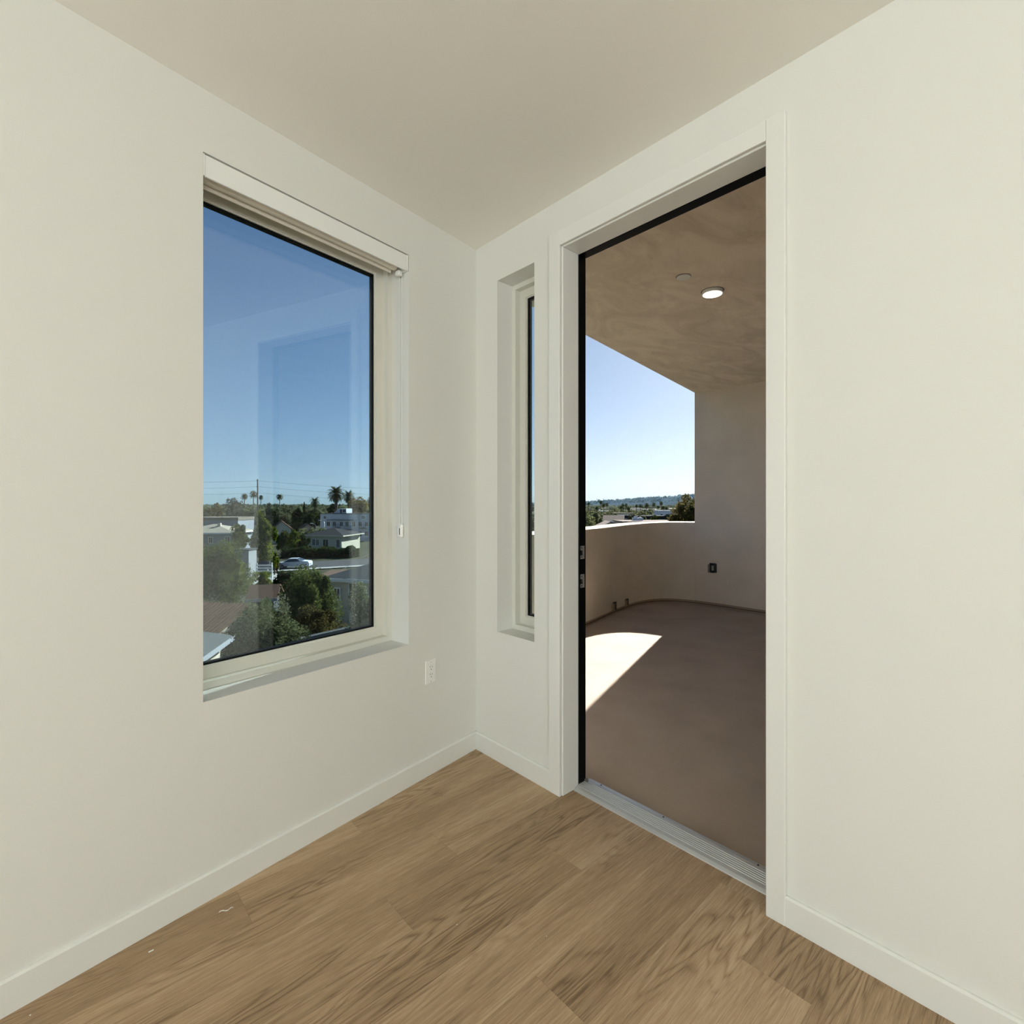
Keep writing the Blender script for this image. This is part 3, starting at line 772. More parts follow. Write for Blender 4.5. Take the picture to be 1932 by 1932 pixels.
tree('olive dome-shaped tree behind the white apartment block', 676, 165, 937, 985, 46, 'gold', 19, 2000, 'leafy_tree', 2.2, 24, core=.8)
tree('pointed dark cypress on the skyline', 574, 200, 940, 985, 7, 'dark', 20, 700, 'cypress', 2.0, 12, shape=.8)
tree('orange-tinged autumn tree behind the long flat roof', 411, 198, 950, 990, 20, 'gold', 21, 1200, 'leafy_tree', 2.2, 16)
tree('yellow-green tree at the left window edge on the skyline', 388, 166, 954, 990, 24, 'rust', 22, 1200, 'leafy_tree', 2.2, 16)
tree('bare grey twiggy tree on the skyline', 441, 190, 934, 984, 38, 'bare', 23, 1500, 'bare_tree', 1.6, 22, core=0)
tree('dark leafy tree under the right side of the utility pole', 508, 160, 951, 985, 20, 'dark', 24, 1100, 'leafy_tree', 2.2, 14, core=.8)
def hedge(label, px0, px1, Z, h, dp, fol, seed):
    a, b = ground(px0, Z), ground(px1, Z); wd_ = (b - a).length; rs = np.random.RandomState(seed)
    root = empty('hedge', (a + b) / 2, math.atan2(RGT.y, RGT.x)); tag(root, label, 'hedge')
    lf = 3.4 * Z / F_PX; n = int(7 * (wd_ * h + wd_ * dp) / (lf * lf * .34))
    pos = rs.uniform(-1, 1, (n, 3)); k = rs.randint(0, 3, n)
    for ax in range(3):
        m_ = k == ax; pos[m_, ax] = np.sign(pos[m_, ax]) * rs.uniform(.8, 1.1, m_.sum())
    hh = 1 + .16 * np.sin(pos[:, 0] * 9 + seed) + .1 * np.sin(pos[:, 0] * 23)
    pos = np.stack([pos[:, 0] * wd_ / 2, pos[:, 1] * dp / 2, (pos[:, 2] * .5 + .5) * h * hh], 1)
    me = leaf_mesh('foliage', pos, lf, rs.uniform(.1, .95, n), rs, FOL[fol], core=ico((0, 0, h * .45), (wd_ * .47, dp * .4, h * .42), rs, .05, 12, 6))
    ob = bpy.data.objects.new('foliage', me); COL.objects.link(ob); ob.parent = root
    MB().box((-wd_ * .48, -.05, 0), (wd_ * .48, .05, h * .5)).build('stems', M['bark'], root)
hedge('clipped dark hedge running before the cream house', 540, 668, 86, 1.45, 2.2, 'dark', 25)
hedge('olive hedge running behind the cream house roof', 560, 612, 112, 3.0, 2.0, 'olive', 26)
hedge('dark shrub border along the near side of the street', 542, 636, 55, .9, 2.6, 'dark', 29)
tree('dense dark tree between the yellow-green tree and the cream house', 574, 90, 1008, 1048, 28, 'dark', 30, 1500, 'leafy_tree', 2.4, 18)
tree('dark tree behind the cream house, left of the street lamps', 560, 140, 985, 1015, 30, 'dark', 51, 1500, 'leafy_tree', 2.4, 18)
tree('dark tree below the pale skyline palms', 540, 200, 956, 985, 26, 'far', 52, 1500, 'leafy_tree', 2.4, 18)
tree('dark mass of foliage behind the brown-roofed house', 530, 150, 962, 1000, 40, 'far', 27, 1600, 'leafy_tree', 2.2, 20, core=.85)
tree('brown-green garden foliage behind the bushy green tree', 540, 46, 1072, 1128, 46, 'dark', 28, 1400, 'leafy_tree', 2.4, 16, core=.85)
# --- trees seen from the doorway
tree('bronze-green eucalyptus against the balcony wall edge', 1304, 46, 928, 1012, 78, 'euca', 31, 4200, 'eucalyptus', 2.6, 40, core=.3)
tree('mottled green tree just above the parapet by the door frame', 1106, 52, 962, 1040, 46, 'olive', 32, 2600, 'leafy_tree', 2.4, 24, core=.7)
tree('small bright tree beside the tan gable roof', 1133, 85, 973, 1010, 16, 'olive', 33, 800, 'leafy_tree', 2.2, 12)
ORD = 'first second third fourth fifth sixth last'.split()
for i, (px_, tp, w_) in enumerate(((1122, 960, 18), (1145, 962, 14), (1158, 963, 16), (1190, 965, 14), (1212, 965, 16), (1236, 963, 18), (1262, 960, 22))):
    tree(ORD[i] + ' small street tree from the door frame beyond the parapet', px_, 116 + 7 * (i % 4), tp + 5, 990, w_, ('far', 'olive', 'green')[i % 3], 40 + i, 600, 'street_tree', 2.0, 10, group='street trees beyond the parapet', core=.75)

# --- palms
def frond_mesh(Lf, droop, seed, leaflets=16, wid=.16, up=.9):
    rs = random.Random(seed); mb = MB(); pts = []
    x, z, a = 0, 0, up
    st = Lf / leaflets
    for i in range(leaflets + 1):
        pts.append(Vector((x, 0, z))); x += st * math.cos(a); z += st * math.sin(a); a -= droop / leaflets * (1 + i / leaflets)
    for i in range(leaflets):
        p, q = pts[i], pts[i + 1]; t = i / leaflets
        mb.add([p + Vector((0, -.03, 0)), p + Vector((0, .03, 0)), q + Vector((0, .03, 0)), q + Vector((0, -.03, 0))], [(0, 1, 2, 3)])
        if i < 1: continue
        ln_ = Lf * .24 * math.sin(math.pi * min(1, .12 + t * .9)) ** .7 + .05
        dr_ = (q - p).normalized()
        for s_ in (-1, 1):
            tip = p + dr_ * ln_ * .75 + Vector((0, s_ * ln_ * .75, -ln_ * .25))
            w_ = st * wid * 5.5
            mb.add([p, p + dr_ * w_, tip], [(0, 1, 2) if s_ > 0 else (2, 1, 0)])
    return mb
def attr(o, v):
    me = o.data; a = me.attributes.new('tone', 'FLOAT', 'POINT'); a.data.foreach_set('value', np.clip(np.random.RandomState(len(me.vertices)).uniform(v - .3, v + .3, len(me.vertices)), 0, 1).astype(np.float32)); return o
def date_palm(label, px, Z, cpy, rpx, seed, nf=84, single=False):
    g = ground(px, Z); zc = height(cpy, Z) - GZ; r = rpx * Z / F_PX
    root = empty('date_palm', g); tag(root, label, 'palm tree')
    MB().tube([(0, 0, -.1), (.1, 0, zc * .5), (0, 0, zc)], [r * .17, r * .13, r * .16], 10).build('trunk', M['palmbark'], root)
    rs = random.Random(seed); protos = []
    for k in range(4):
        protos.append(frond_mesh(r * 1.14, .7 + .25 * k, seed + k, up=.12))
    joined = MB()
    objs = [None] * 4
    for i in range(nf):
        k = i % 4; az = i * 2.39996; el = R(82) - R(128) * (i / nf) + rs.uniform(-.1, .1)
        mat_ = Matrix.Translation((0, 0, zc)) @ Matrix.Rotation(az, 4, 'Z') @ Matrix.Rotation(-el, 4, 'Y') @ Matrix.Scale(rs.uniform(.85, 1.05), 4)
        if single:
            p = protos[k]; joined.add([mat_ @ Vector(v) for v in p.v], p.f)
        else:
            if objs[k] is None:
                objs[k] = attr(protos[k].build('frond', FOL['palm'], root), .5); o = objs[k]
            else:
                o = objs[k].copy(); COL.objects.link(o); o.parent = root
            o.matrix_local = mat_
    if single:
        attr(joined.build('crown', FOL['palm'], root), .5)
date_palm('largest date palm with a full round crown on the skyline', 634, 150, 931.5, 18.5, 1)
date_palm('second date palm just right of the largest one', 658, 168, 937, 13.5, 2)
date_palm('small date palm above the dark broad tree', 594, 190, 947, 11.5, 3, 60, True)
date_palm('partly hidden date palm at the right window edge', 699, 205, 945, 9, 4, 60, True)

def fan_mesh(r, seed, n=30):
    rs = random.Random(seed); mb = MB()
    for i in range(n):
        az = i * 2.39996; el = R(80) - R(150) * (i / n)
        d = Vector((math.cos(az) * math.cos(el), math.sin(az) * math.cos(el), math.sin(el)))
        c = d * r * .5
        s_ = d.orthogonal().normalized(); u_ = d.cross(s_)
        for k in range(7):
            t = (k - 3) * .33; side = (s_ * math.cos(rs.random() * .3) + u_ * .3).normalized()
            tip = c + (d * math.cos(t) + side * math.sin(t)) * r * .55 - Vector((0, 0, r * .08))
            w_ = side * r * .05
            mb.add([c - w_, c + w_, tip], [(0, 1, 2)])
        mb.add([Vector((0, 0, 0)), c, c + u_ * .02], [(0, 1, 2)])
    cvv, cff = ico((0, 0, 0), (r * .45, r * .45, r * .5), np.random.RandomState(seed)); mb.add(cvv.tolist(), cff)
    return mb
FANP = [attr(fan_mesh(1.0, s).build('crown', FOL['palm']), .45) for s in (1, 2)]
for o in FANP: COL.objects.unlink(o)
def fan_palm(label, px, Z, cpy, rpx, k, group=None):
    g = ground(px, Z); zc = height(cpy, Z) - GZ; r = rpx * Z / F_PX
    root = empty('fan_palm', g, k * 1.1); tag(root, label, 'palm tree', group)
    c = FANP[k % 2].copy(); COL.objects.link(c); c.parent = root; c.location = (0, 0, zc); c.scale = (r * 1.55, r * 1.55, r * 1.7)
    MB().tube([(0, 0, -.1), (.12 * r, 0, zc * .5), (0, 0, zc)], [.26, .2, .17], 6).build('trunk', M['palmbark'], root)
for a_ in (('faded fan palm left of the bare skyline gap', 461, 250, 936.5, 4.6, 0), ('fan palm just left of the utility pole', 478, 225, 933.5, 5.6, 1),
           ('small fan palm just right of the utility pole', 492.4, 330, 938.5, 3.1, 2), ('lone fan palm midway between pole and large date palm', 528, 255, 937, 4.8, 3)):
    fan_palm(*a_)
ORD = 'first second third fourth fifth sixth seventh eighth ninth tenth eleventh twelfth thirteenth fourteenth fifteenth sixteenth seventeenth last'.split()
for i, (px_, py_, r_) in enumerate(sorted(((1110.2, 950.6, 2.4), (1134, 948, 2.6), (1139.5, 953.5, 3), (1145, 952, 2.6), (1175, 953.5, 2.6), (1181.5, 953, 2.3), (1171.5, 957, 2.4), (1201, 955, 2.4), (1208, 954, 3.2), (1220, 953.5, 3.3), (1234, 952, 2.8), (1247.7, 949.5, 2.6), (1251, 958, 2.8), (1257, 959.5, 3.4), (1191, 968, 4), (1126, 959, 2.6), (1242, 957, 2.5), (1186, 960, 2.6)))):
    fan_palm(ORD[i] + ' distant fan palm from the door frame beyond the parapet', px_, 270 + (i * 53) % 130, py_, r_, i, 'fan palms beyond the parapet')

# ------------------------------------------------------------------ houses
M['cream'] = material('cream_plaster', (.66, .62, .49), .9, spec=.08, var=.12, vscale=.7)
M['bwhite'] = material('white_plaster', (.66, .68, .70), .9, spec=.08, var=.1, vscale=.6)
M['greywhite'] = material('grey_white_siding', (.30, .31, .315), .85, spec=.08, var=.1, vscale=.7)
M['greyblue'] = material('grey_blue_siding', (.27, .29, .32), .85, spec=.08, var=.1, vscale=.7)
M['tan'] = material('tan_plaster', (.50, .44, .36), .9, spec=.08, var=.12, vscale=.6)
M['rbrown'] = material('brown_tile_roof', (.145, .09, .062), .9, spec=.08, var=.3, vscale=3)
M['rbeige'] = material('beige_roof', (.34, .30, .235), .9, spec=.08, var=.15, vscale=1.2)
M['rgrey'] = material('grey_shingle_roof', (.075, .082, .085), .9, spec=.08, var=.25, vscale=5)
M['rdark'] = material('dark_shingle_roof', (.03, .031, .036), .9, spec=.08, var=.4, vscale=3)
M['rtaupe'] = material('taupe_gravel_roof', (.21, .175, .14), .95, spec=.08, var=.2, vscale=2)
M['winframe'] = material('white_window_frame', (.78, .78, .76), .5)
M['pane'] = material('dark_pane', (.03, .035, .04), .12, spec=.6)
M['pole'] = material('creosote_pole', (.035, .03, .025), .9)
M['cable'] = material('black_cable', (.03, .03, .03), .8)

def house(name, label, px, Z, w, d, h, yaw, wall, roof, rtype='hip', rise=1.4, eave=.4, wins=(), cat='house', base=0.0, trim=None, ridge='x', group=None, door=None, chimneys=()):
    """yaw in degrees: 0 = front squarely facing the viewer's direction"""
    g = ground(px, Z); ang = math.atan2(RGT.y, RGT.x) + R(yaw)
    root = empty(name, g, ang); tag(root, label, cat, group)
    MB().box((-w / 2, -d / 2, -.3), (w / 2, d / 2, h)).build('walls', wall, root)
    x, y = w / 2 + eave, d / 2 + eave
    mb = MB()
    if rtype == 'hip':
        rl = max(.05, (w - d) / 2) if ridge == 'x' else 0; rd = 0 if ridge == 'x' else max(.05, (d - w) / 2)
        if ridge == 'x':
            t = [(-rl, 0, h + rise), (rl, 0, h + rise)]
            bs_ = [(-x, -y, h), (x, -y, h), (x, y, h), (-x, y, h)]
            mb.add(bs_ + t, [(0, 1, 5, 4), (1, 2, 5), (2, 3, 4, 5), (3, 0, 4), (3, 2, 1, 0)])
        else:
            t = [(0, -rd, h + rise), (0, rd, h + rise)]
            bs_ = [(-x, -y, h), (x, -y, h), (x, y, h), (-x, y, h)]
            mb.add(bs_ + t, [(0, 1, 4), (1, 2, 5, 4), (2, 3, 5), (3, 0, 4, 5), (3, 2, 1, 0)])
        mb.box((-x, -y, h - .16), (x, y, h))
    elif rtype == 'gable':
        th = .16
        if ridge == 'x':
            pr = [(-y, h), (0, h + rise), (y, h), (y, h - th), (0, h + rise - th), (-y, h - th)]
            vs_ = [(-x, q[0], q[1]) for q in pr] + [(x, q[0], q[1]) for q in pr]
        else:
            pr = [(-x, h), (0, h + rise), (x, h), (x, h - th), (0, h + rise - th), (-x, h - th)]
            vs_ = [(q[0], -y, q[1]) for q in pr] + [(q[0], y, q[1]) for q in pr]
        mb.add(vs_, [tuple(range(5, -1, -1)), tuple(range(6, 12))] + [(i, (i + 1) % 6, 6 + (i + 1) % 6, 6 + i) for i in range(6)])
        gb = MB()
        if ridge == 'x':
            for sx_ in (-w / 2, w / 2): gb.add([(sx_, -d / 2, h - .1), (sx_, d / 2, h - .1), (sx_, 0, h + rise - .12)], [(0, 1, 2)])
        else:
            for sy_ in (-d / 2, d / 2): gb.add([(-w / 2, sy_, h - .1), (w / 2, sy_, h - .1), (0, sy_, h + rise - .12)], [(0, 1, 2)])
        gb.build('gable_end', wall, root)
    else:
        mb.box((-x, -y, h), (x, y, h + rise))
    rf = mb.build('roof', roof, root)
    if rtype != 'flat':
        fb = MB()
        if rtype == 'hip' or ridge == 'x':
            fb.box((-x, -y - .03, h - .2), (x, -y - .002, h + .02))
        if rtype == 'hip':
            fb.box((x + .002, -y, h - .2), (x + .03, y, h + .02)); fb.box((-x - .03, -y, h - .2), (-x - .002, y, h + .02))
        if fb.v: fb.build('fascia', M['winframe'] if trim is None else trim, root)
    for wn in wins:
        side, u, z0, ww, hh = wn[:5]
        def conv(p, side=side, u=u):
            if side == 'f': return Vector((u + p.x, -d / 2 - p.y, p.z))
            if side == 'r': return Vector((w / 2 + p.y, u + p.x, p.z))
            if side == 'l': return Vector((-w / 2 - p.y, u - p.x, p.z))
        fr_ = MB()
        t_ = .09
        for a, b in (((-ww / 2 - t_, 0, z0 - t_), (ww / 2 + t_, .06, z0)), ((-ww / 2 - t_, 0, z0 + hh), (ww / 2 + t_, .06, z0 + hh + t_)), ((-ww / 2 - t_, 0, z0), (-ww / 2, .06, z0 + hh)), ((ww / 2, 0, z0), (ww / 2 + t_, .06, z0 + hh)), ((-.03, 0, z0), (.03, .05, z0 + hh))):
            fr_.box(a, b)
        f_ = fr_.xf(conv).build('window', M['winframe'], root)
        MB().box((-ww / 2, .005, z0), (ww / 2, .03, z0 + hh)).xf(conv).build('pane', M['pane'], f_)
    for (cx_, cy_, ch_) in chimneys:
        MB().box((cx_ - .25, cy_ - .25, h), (cx_ + .25, cy_ + .25, h + rise + ch_)).build('chimney', M['tan'], root)
    return root

# near roofs
house('house', 'near house with grey shingled gable roof at the lower left', 305, 21, 3.0, 4.0, 2.75, 10, M['tan'], M['rgrey'], 'hip', .95, .45, ridge='y', trim=M['greyblue'])
# brown tile roof: every course is a plank-like tile row
bh = house('house', 'house with ribbed brown tile roof left of the olive trees', 380, 28.4, 5.2, 5.6, 2.2, -10, M['tan'], M['rbrown'], 'gable', 1.2, .45, ridge='x')
for i in range(27):
    xx = -3.0 + 6.0 * i / 26
    y_, hz2, rr_ = 5.6 / 2 + .45, 2.2, 1.2
    MB().hexa([(xx - .05, -y_, hz2), (xx + .05, -y_, hz2), (xx + .05, 0, hz2 + rr_), (xx - .05, 0, hz2 + rr_), (xx - .05, -y_, hz2 + .07), (xx + .05, -y_, hz2 + .07), (xx + .05, 0, hz2 + rr_ + .07), (xx - .05, 0, hz2 + rr_ + .07)]).build('roof_rib', M['rbrown'], bh)
house('house', 'low house with dark brown roof behind the olive tree', 501, 38, 1.5, 2.6, 2.1, 16, M['rgrey'], M['rbrown'], 'gable', .8, .3, ridge='x', trim=M['greyblue'])
rh = house('house', 'cream house with grey roof at the right window edge', 738, 38, 5.2, 7.5, 3.85, -14, M['cream'], M['rgrey'], 'hip', 1.05, .5, wins=[('f', -2.1, 2.4, .4, .7), ('f', -.9, 2.5, .5, 1.0)], ridge='y')
cp = house('carport', 'white flat-roofed carport right of the bushy tree', 648, 43, 2.6, 4.0, 1.95, 4, M['greyblue'], M['bwhite'], 'flat', 1.05, .35, cat='carport')
MB().box((-1.7, -2.4, 3.0005), (1.7, 2.4, 3.06)).build('roof_top', M['rbrown'], cp)
house('garage', 'small white garage left of the driveway', 462, 62, 1.9, 1.9, 3.35, 0, M['greywhite'], M['rgrey'], 'flat', .14, .1, cat='garage')
bw = MB()
pA, pB = ground(545, 23.6), ground(676, 26.6)
dAB = (pB - pA).normalized(); nAB = Vector((-dAB.y, dAB.x, 0)); wl_ = (pB - pA).length
gw = empty('garden_wall', pA, math.atan2(dAB.y, dAB.x)); tag(gw, 'dark grey garden wall below the bushy tree', 'garden wall')
MB().box((0, -.1, -.2), (wl_, .1, 2.45)).build('wall_body', M['rgrey'], gw); MB().box((-.05, -.16, 2.4501), (wl_ + .05, .16, 2.56)).build('coping', M['rgrey'], gw)
# slatted fence at the driveway
fc = empty('slat_fence', ground(498, 60), math.atan2(RGT.y, RGT.x)); tag(fc, 'white horizontal slat fence at the driveway', 'fence')
for i in range(5):
    MB().box((-.95, -.03, .25 + .34 * i), (.95, .03, .43 + .34 * i)).build('slat', M['winframe'], fc)
for xx in (-.9, .9):
    MB().box((xx - .06, .031, -.1), (xx + .06, .12, 2.0)).build('post', M['winframe'], fc)
# middle distance
house('house', 'cream single-storey house with dark leaf-strewn roof', 630, 101, 7.2, 8, 3.0, -8, M['cream'], M['rdark'], 'hip', 1.3, .6, wins=[('f', -2.0, 1.1, .55, 1.15), ('f', -1.25, 1.1, .5, 1.1), ('f', .4, .85, 1.0, 1.35), ('f', 2.9, .7, .6, 1.5)], trim=M['cream'])
house('house', 'grey-blue house with beige hip roof and white windows', 405, 92, 9.4, 9, 4.0, 8, M['greyblue'], M['rbeige'], 'hip', 1.35, .6, wins=[('f', 1.2, 2.25, .55, .95), ('f', 3.9, 2.0, .7, 1.3)], chimneys=[(1.3, -1.2, .2)])
house('building', 'long flat grey-roofed building behind the hip-roofed house', 412, 142, 15, 10, 4.6, 4, M['greyblue'], M['rtaupe'], 'flat', .8, .1, cat='building')
house('house', 'house with steep brown roof behind the ivy-green tree', 531, 118, 4.0, 5, 3.2, 25, M['cream'], M['rbrown'], 'gable', 2.0, .4, ridge='y', wins=[('f', 1.2, 1.2, .5, .9)])
house('house', 'small house showing an orange-brown gable roof', 579, 132, 3.0, 4, 2.7, 30, M['tan'], M['rbrown'], 'gable', 1.3, .3, ridge='y')
ap_w = [('f', x_, z_, .75, 1.05) for z_ in (1.3, 3.6) for x_ in (-4.2, -2.7, -.9, .5, 2.2, 3.8, 5.4)] + [('f', -5.1, 5.4, .6, .6), ('f', 4.6, 5.4, .7, .7)]
ap = house('apartment_block', 'white three-storey apartment block with dark balconies', 664, 128, 12.6, 8, 6.55, -6, M['bwhite'], M['rdark'], 'flat', .14, .1, wins=ap_w, cat='building')
MB().box((-4.3, -4.7, 5.05), (2.3, -4.05, 5.15)).build('canopy', M['rdark'], ap)
for x_, z_ in ((-1.9, 3.15), (.9, 2.7), (4.6, 3.1)):
    b_ = MB().box((x_ - .9, -4.75, z_), (x_ + .9, -4.002, z_ + .12)).build('balcony', M['rdark'], ap)
    for k in range(7):
        MB().box((x_ - .88 + k * .29, -4.74, z_ + .12), (x_ - .84 + k * .29, -4.70, z_ + .95)).build('baluster', M['pole'], b_)
    MB().box((x_ - .9, -4.75, z_ + .95), (x_ + .9, -4.69, z_ + 1.0)).build('rail', M['pole'], b_)
ph = MB().hexa([(-3.9, -2, 6.7), (-.6, -2, 6.7), (-.6, 1.5, 6.7), (-3.9, 1.5, 6.7), (-2.6, -2, 7.85), (-.6, -2, 7.85), (-.6, 1.5, 7.85), (-2.6, 1.5, 7.85)]).build('penthouse', M['bwhite'], ap)
MB().box((-1.45, -2.03, 6.95), (-.85, -2.005, 7.6)).build('pane', M['pane'], ph)
MB().box((-2.2, -2.03, 6.75), (-1.7, -2.005, 7.7)).build('pane', M['pane'], ph)
# beyond the parapet
house('house', 'tan house with a pointed gable just above the parapet', 1147, 62, 2.7, 5, 6.1, -4, M['tan'], M['rtaupe'], 'gable', .75, .25, ridge='y')
house('house', 'brown-roofed house with white gable end beyond the parapet', 1158, 108, 3.8, 5, 5.5, -14, M['tan'], M['rtaupe'], 'gable', 1.1, .3, ridge='x')
fr_ = house('building', 'wide flat taupe-roofed building beyond the parapet', 1218, 78, 8.2, 7, 6.25, 0, M['tan'], M['rtaupe'], 'flat', .15, .2, cat='building')
ac = empty('rooftop_unit', ground(1203, 78) + Vector((0, 0, 6.4)), math.atan2(RGT.y, RGT.x)); tag(ac, 'white rooftop air unit on the wide flat taupe roof', 'air unit')
MB().bbox((-.75, -.4, 0), (.75, .4, .42), .03).build('cabinet', M['bwhite'], ac); MB().bbox((-.55, -.3, .4205), (-.05, .3, .62), .03).build('fan_box', M['bwhite'], ac); MB().cyl((.35, 0, .4205), .22, .12, 16).build('fan_ring', M['bwhite'], ac)
house('building', 'dark flat-roofed building left of the rooftop air unit', 1178, 158, 4.0, 5, 4.7, 0, M['greyblue'], M['rdark'], 'flat', .9, .1, cat='building')
house('building', 'long dark flat-roofed building below the tall palms', 1226, 150, 7.8, 6, 4.6, 0, M['greyblue'], M['rdark'], 'flat', 1.0, .1, cat='building')
house('apartment_block', 'pale apartment block beside the eucalyptus', 1252, 182, 5.4, 6, 6.6, 0, M['bwhite'], M['bwhite'], 'flat', .2, .1, cat='building', wins=[('f', -1.6, 4.6, .7, .9), ('f', .2, 4.6, .7, .9), ('f', 1.8, 4.6, .7, .9), ('f', -.6, 2.6, .7, .9), ('f', 1.2, 2.6, .7, .9)])
rs_ = random.Random(8)
for i in range(26):
    far_r = i % 3 == 0
    px_ = rs_.uniform(388, 700) if far_r else rs_.uniform(1098, 1275)
    for _ in range(60):
        Z_ = rs_.uniform(215, 520); g_ = ground(px_, Z_)
        if all((g_.x - o.location.x) ** 2 + (g_.y - o.location.y) ** 2 > 12 ** 2 for o in COL.objects if o.type == 'EMPTY' and o.parent is None): break
        px_ = rs_.uniform(388, 700) if far_r else rs_.uniform(1098, 1275)
    house('far_house', 'tiny far house among treetops' if far_r else 'tiny far house in the town beyond the parapet', px_, Z_, rs_.uniform(6, 11), 8, rs_.uniform(3.8, 5.6), rs_.uniform(-30, 30), (M['bwhite'], M['tan'], M['cream'])[i % 3], (M['rtaupe'], M['rgrey'], M['bwhite'], M['rbeige'])[i % 4], 'hip' if i % 2 else 'flat', .9 if i % 2 else .25, .3, group='far houses among treetops' if far_r else 'far houses beyond the parapet')

# --- the far canopy of the whole town, uncountable
KEEP = [(o.location.x, o.location.y, 8.5 if 'house' in o.name or 'building' in o.name or 'apart' in o.name else 1.5) for o in COL.objects if o.type == 'EMPTY' and o.parent is None and o.location.length > 15]
def far_canopy():
    rs = np.random.RandomState(11); V = []; Fc = []; T = []; b = 0; P = []; PS = []; PT_ = []
    for i in range(3000):
        u = rs.uniform()
        Z = 215 * (2600 / 215) ** (u ** 1.1)
        px = rs.uniform(330, 1400) if rs.uniform() < .3 else (rs.uniform(370, 715) if rs.uniform() < .5 else rs.uniform(1085, 1330))
        h = rs.uniform(3.4, 7.6) + (2.4 if Z > 600 else 0) * rs.uniform(0, 1)
        h = h * 1.12 if px < 800 else h * .74
        r = rs.uniform(2.0, 4.4) * (1 + Z / 1400)
        g = ground(px, Z)
        if any((g.x - k[0]) ** 2 + (g.y - k[1]) ** 2 < (r + k[2]) ** 2 for k in KEEP): continue
        cv_, cf = ico((g.x, g.y, GZ + h * .45), (r * .8, r * .8, h * .42), rs, .2, 6, 4)
        V.append(cv_); Fc += [[b + k for k in q] for q in cf]; b += len(cv_); tone = rs.uniform(.1, .9); T.append(np.full(len(cv_), tone * .8))
        n = 44 if Z < 700 else 26
        d = rs.normal(size=(n, 3)); d /= np.linalg.norm(d, axis=1)[:, None]; d[:, 2] = np.abs(d[:, 2]) * 1.1 - .15
        P.append(np.array([g.x, g.y, GZ + h * .5]) + d * np.array([r, r, h * .5]) * rs.uniform(.75, 1.05, (n, 1)))
        PS.append(np.full(n, max(.7, min(r * .55, Z * .0042)))); PT_.append(np.clip(tone + rs.uniform(-.35, .35, n), 0, 1))
    for i in range(330):               # gardens of the blocks on either side of both openings
        Z = 34 * (215 / 34) ** rs.uniform() ; px = rs.uniform(800, 1070) if i % 2 else rs.choice([rs.uniform(60, 340), rs.uniform(1400, 1800)])
        h = rs.uniform(3.0, 6.5); r = rs.uniform(1.6, 3.2); g = ground(px, Z)
        if any((g.x - k[0]) ** 2 + (g.y - k[1]) ** 2 < (r + k[2]) ** 2 for k in KEEP): continue
        cv_, cf = ico((g.x, g.y, GZ + h * .45), (r * .75, r * .75, h * .42), rs, .2, 8, 5)
        V.append(cv_); Fc += [[b + k for k in q] for q in cf]; b += len(cv_); tone = rs.uniform(.1, .9); T.append(np.full(len(cv_), tone * .8))
        n = 260; d = rs.normal(size=(n, 3)); d /= np.linalg.norm(d, axis=1)[:, None]
        P.append(np.array([g.x, g.y, GZ + h * .5]) + d * np.array([r, r, h * .5]) * rs.uniform(.75, 1.08, (n, 1)))
        PS.append(np.full(n, .42)); PT_.append(np.clip(tone + rs.uniform(-.35, .35, n), 0, 1))
    me = leaf_mesh('far_canopy', np.vstack(P), np.concatenate(PS), np.concatenate(PT_), rs, FOL['far'], core=(np.vstack(V), Fc))
    o = bpy.data.objects.new('far_canopy', me); COL.objects.link(o)
    tag(o, 'hazy belt of countless treetops out to the horizon', 'treetops', None, 'stuff')
far_canopy()

# ------------------------------------------------------------------ utility pole, wires, street lamps
PZ = 112
pg = ground(486, PZ); ptop = height(904, PZ) - GZ
up_ = empty('utility_pole', pg, math.atan2(RGT.y, RGT.x)); tag(up_, 'tall dark wooden utility pole on the skyline', 'utility pole')
MB().cyl((0, 0, -.3), .17, ptop + .3, 12, r2=.12).build('pole', M['pole'], up_)
for dz in (.35, 1.65, 3.05):
    MB().bbox((-.22, -.10, ptop - dz - .08), (-.0, .10, ptop - dz + .08), .02).build('insulator', M['pole'], up_)
def wire(label, a, b, sag):
    pts = []
    for i in range(25):
        t = i / 24; p = a.lerp(b, t); p.z -= sag * 4 * t * (1 - t); pts.append(p)
    tag(MB().tube(pts, .019, 5).build('overhead_wire', M['cable']), label, 'wire', 'overhead wires at the utility pole')
for dz, yl, yr, lab in ((.35, 909, 924, 'highest'), (1.65, 921, 935, 'middle'), (3.05, 932, 945, 'lowest')):
    a = pg + Vector((0, 0, ptop - dz)); a = a - RGT * .24
    wire(lab + ' overhead wire running left from the utility pole', a, at(250, yl - 2, 118), .35)
    wire(lab + ' overhead wire running right from the utility pole', a + RGT * .48, at(770, yr, 128), .35)
wire2 = [at(560 + i * 8, 1101 - i * 3.9, 40 + i * .8) for i in range(20)]
tag(MB().tube([at(628, 1088, 40), at(660, 1066, 44), at(704, 1040, 50), at(760, 1010, 60)], .018, 5).build('service_wire', M['cable']), 'slack service wire slanting up above the white carport', 'wire')
for px_, hp, Z_, lab in ((596, 989.5, 125, 'street lamp with bright head before the dark tree'), (612, 984, 118, 'street lamp with thin arm left of the white apartment block')):
    g = ground(px_, Z_); h_ = height(hp, Z_) - GZ
    e_ = empty('street_lamp', g, math.atan2(RGT.y, RGT.x)); tag(e_, lab, 'street lamp')
    MB().tube([(0, 0, -.2), (0, 0, h_ - .3), (-.2, 0, h_), (-.9, 0, h_ + .25)], [.09, .07, .05, .04], 8).build('pole', M['alu'], e_)
    MB().bbox((-1.35, -.15, h_ + .2), (-.75, .15, h_ + .34), .04).build('lamp_head', M['winframe'], e_)

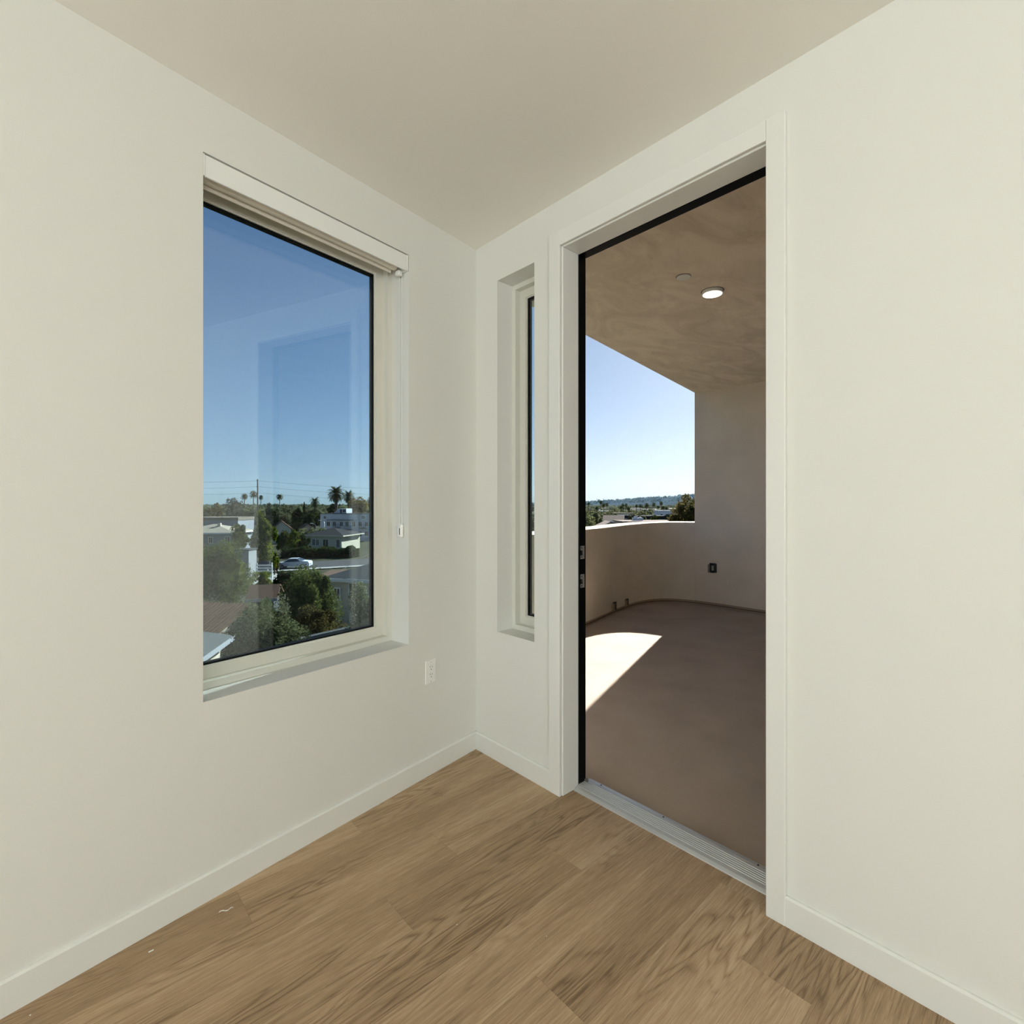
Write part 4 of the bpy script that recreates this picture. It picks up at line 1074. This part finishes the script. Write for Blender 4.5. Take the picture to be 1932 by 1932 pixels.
# ------------------------------------------------------------------ cars
M['carwhite'] = material('pearl_car_paint', (.62, .66, .70), .22, spec=.6)
M['carblack'] = material('black_car_paint', (.012, .012, .014), .25, spec=.6)
M['tyre'] = material('tyre_rubber', (.012, .012, .012), .8)
def car(name, label, px, Z, yaw, paint):
    g = ground(px, Z, GZ + .02); e = empty(name, g, math.atan2(RGT.y, RGT.x) + R(yaw)); tag(e, label, 'car')
    side = [(-2.25, .35), (-2.28, .62), (-2.1, .78), (-1.25, .88), (-.55, 1.36), (.55, 1.40), (1.35, 1.05), (2.1, .98), (2.25, .75), (2.24, .35)]
    def loft(pts, hw):
        mb = MB(); n = len(pts); vs_ = []
        for s_ in (-1, 1):
            for (x_, z_) in pts:
                k = hw * (1 - .22 * max(0, (z_ - .88)) / .5)
                vs_.append((x_, s_ * k, z_))
        mb.add(vs_, [tuple(range(n))] + [tuple(range(2 * n - 1, n - 1, -1))] + [((i + 1) % n, i, n + i, n + (i + 1) % n) for i in range(n)])
        return mb
    loft(side, .88).build('body', paint, e)
    for s_ in (-1, 1):
        MB().add([(-1.0, s_ * .882, .93), (-.48, s_ * .72, 1.30), (.5, s_ * .71, 1.34), (1.05, s_ * .872, 1.0)], [(0, 1, 2, 3)]).build('side_glass', M['pane'], e)
    MB().add([(-1.22, -.72, .915), (-1.22, .72, .915), (-.60, .58, 1.345), (-.60, -.58, 1.345)], [(0, 1, 2, 3)]).xf(lambda p: p + Vector((-.02, 0, .012))).build('windscreen', M['pane'], e)
    MB().add([(.60, -.58, 1.39), (.60, .58, 1.39), (1.30, .70, 1.085), (1.30, -.70, 1.085)], [(0, 1, 2, 3)]).xf(lambda p: p + Vector((.02, 0, .014))).build('rear_glass', M['pane'], e)
    for x_ in (-1.4, 1.38):
        for y_ in (-.9, .72):
            w_ = MB().cyl((x_, y_, .32), .32, .18, 20, 'Y').build('wheel', M['tyre'], e)
            MB().cyl((x_, y_ - .012 if y_ < 0 else y_ + .181, .32), .2, .011, 16, 'Y').build('hubcap', M['steel'], w_)
    return e
car('parked_car', 'pale silver sedan parked in the street', 555, 71, 6, M['carwhite'])
car('parked_car', 'black car parked beside the driveway shrub', 503, 67, 88, M['carblack'])

# ------------------------------------------------------------------ distant haze
hm = bpy.data.materials.new('haze'); hm.use_nodes = True; t = hm.node_tree; t.nodes.clear()
v_ = t.nodes.new('ShaderNodeVolumeScatter'); v_.inputs['Color'].default_value = (.36, .66, 1.0, 1); v_.inputs['Density'].default_value = 4.2e-5; v_.inputs['Anisotropy'].default_value = .1
o_ = t.nodes.new('ShaderNodeOutputMaterial'); t.links.new(v_.outputs[0], o_.inputs['Volume'])
hp_ = [ground(200, 262), ground(1500, 262), ground(1600, 4400), ground(100, 4400)]
hz_o = MB().prism([(p.x, p.y) for p in hp_], GZ - 2, 150).build('haze', hm)
tag(hz_o, 'thin blue daylight haze over the distant town', 'haze', None, 'stuff')
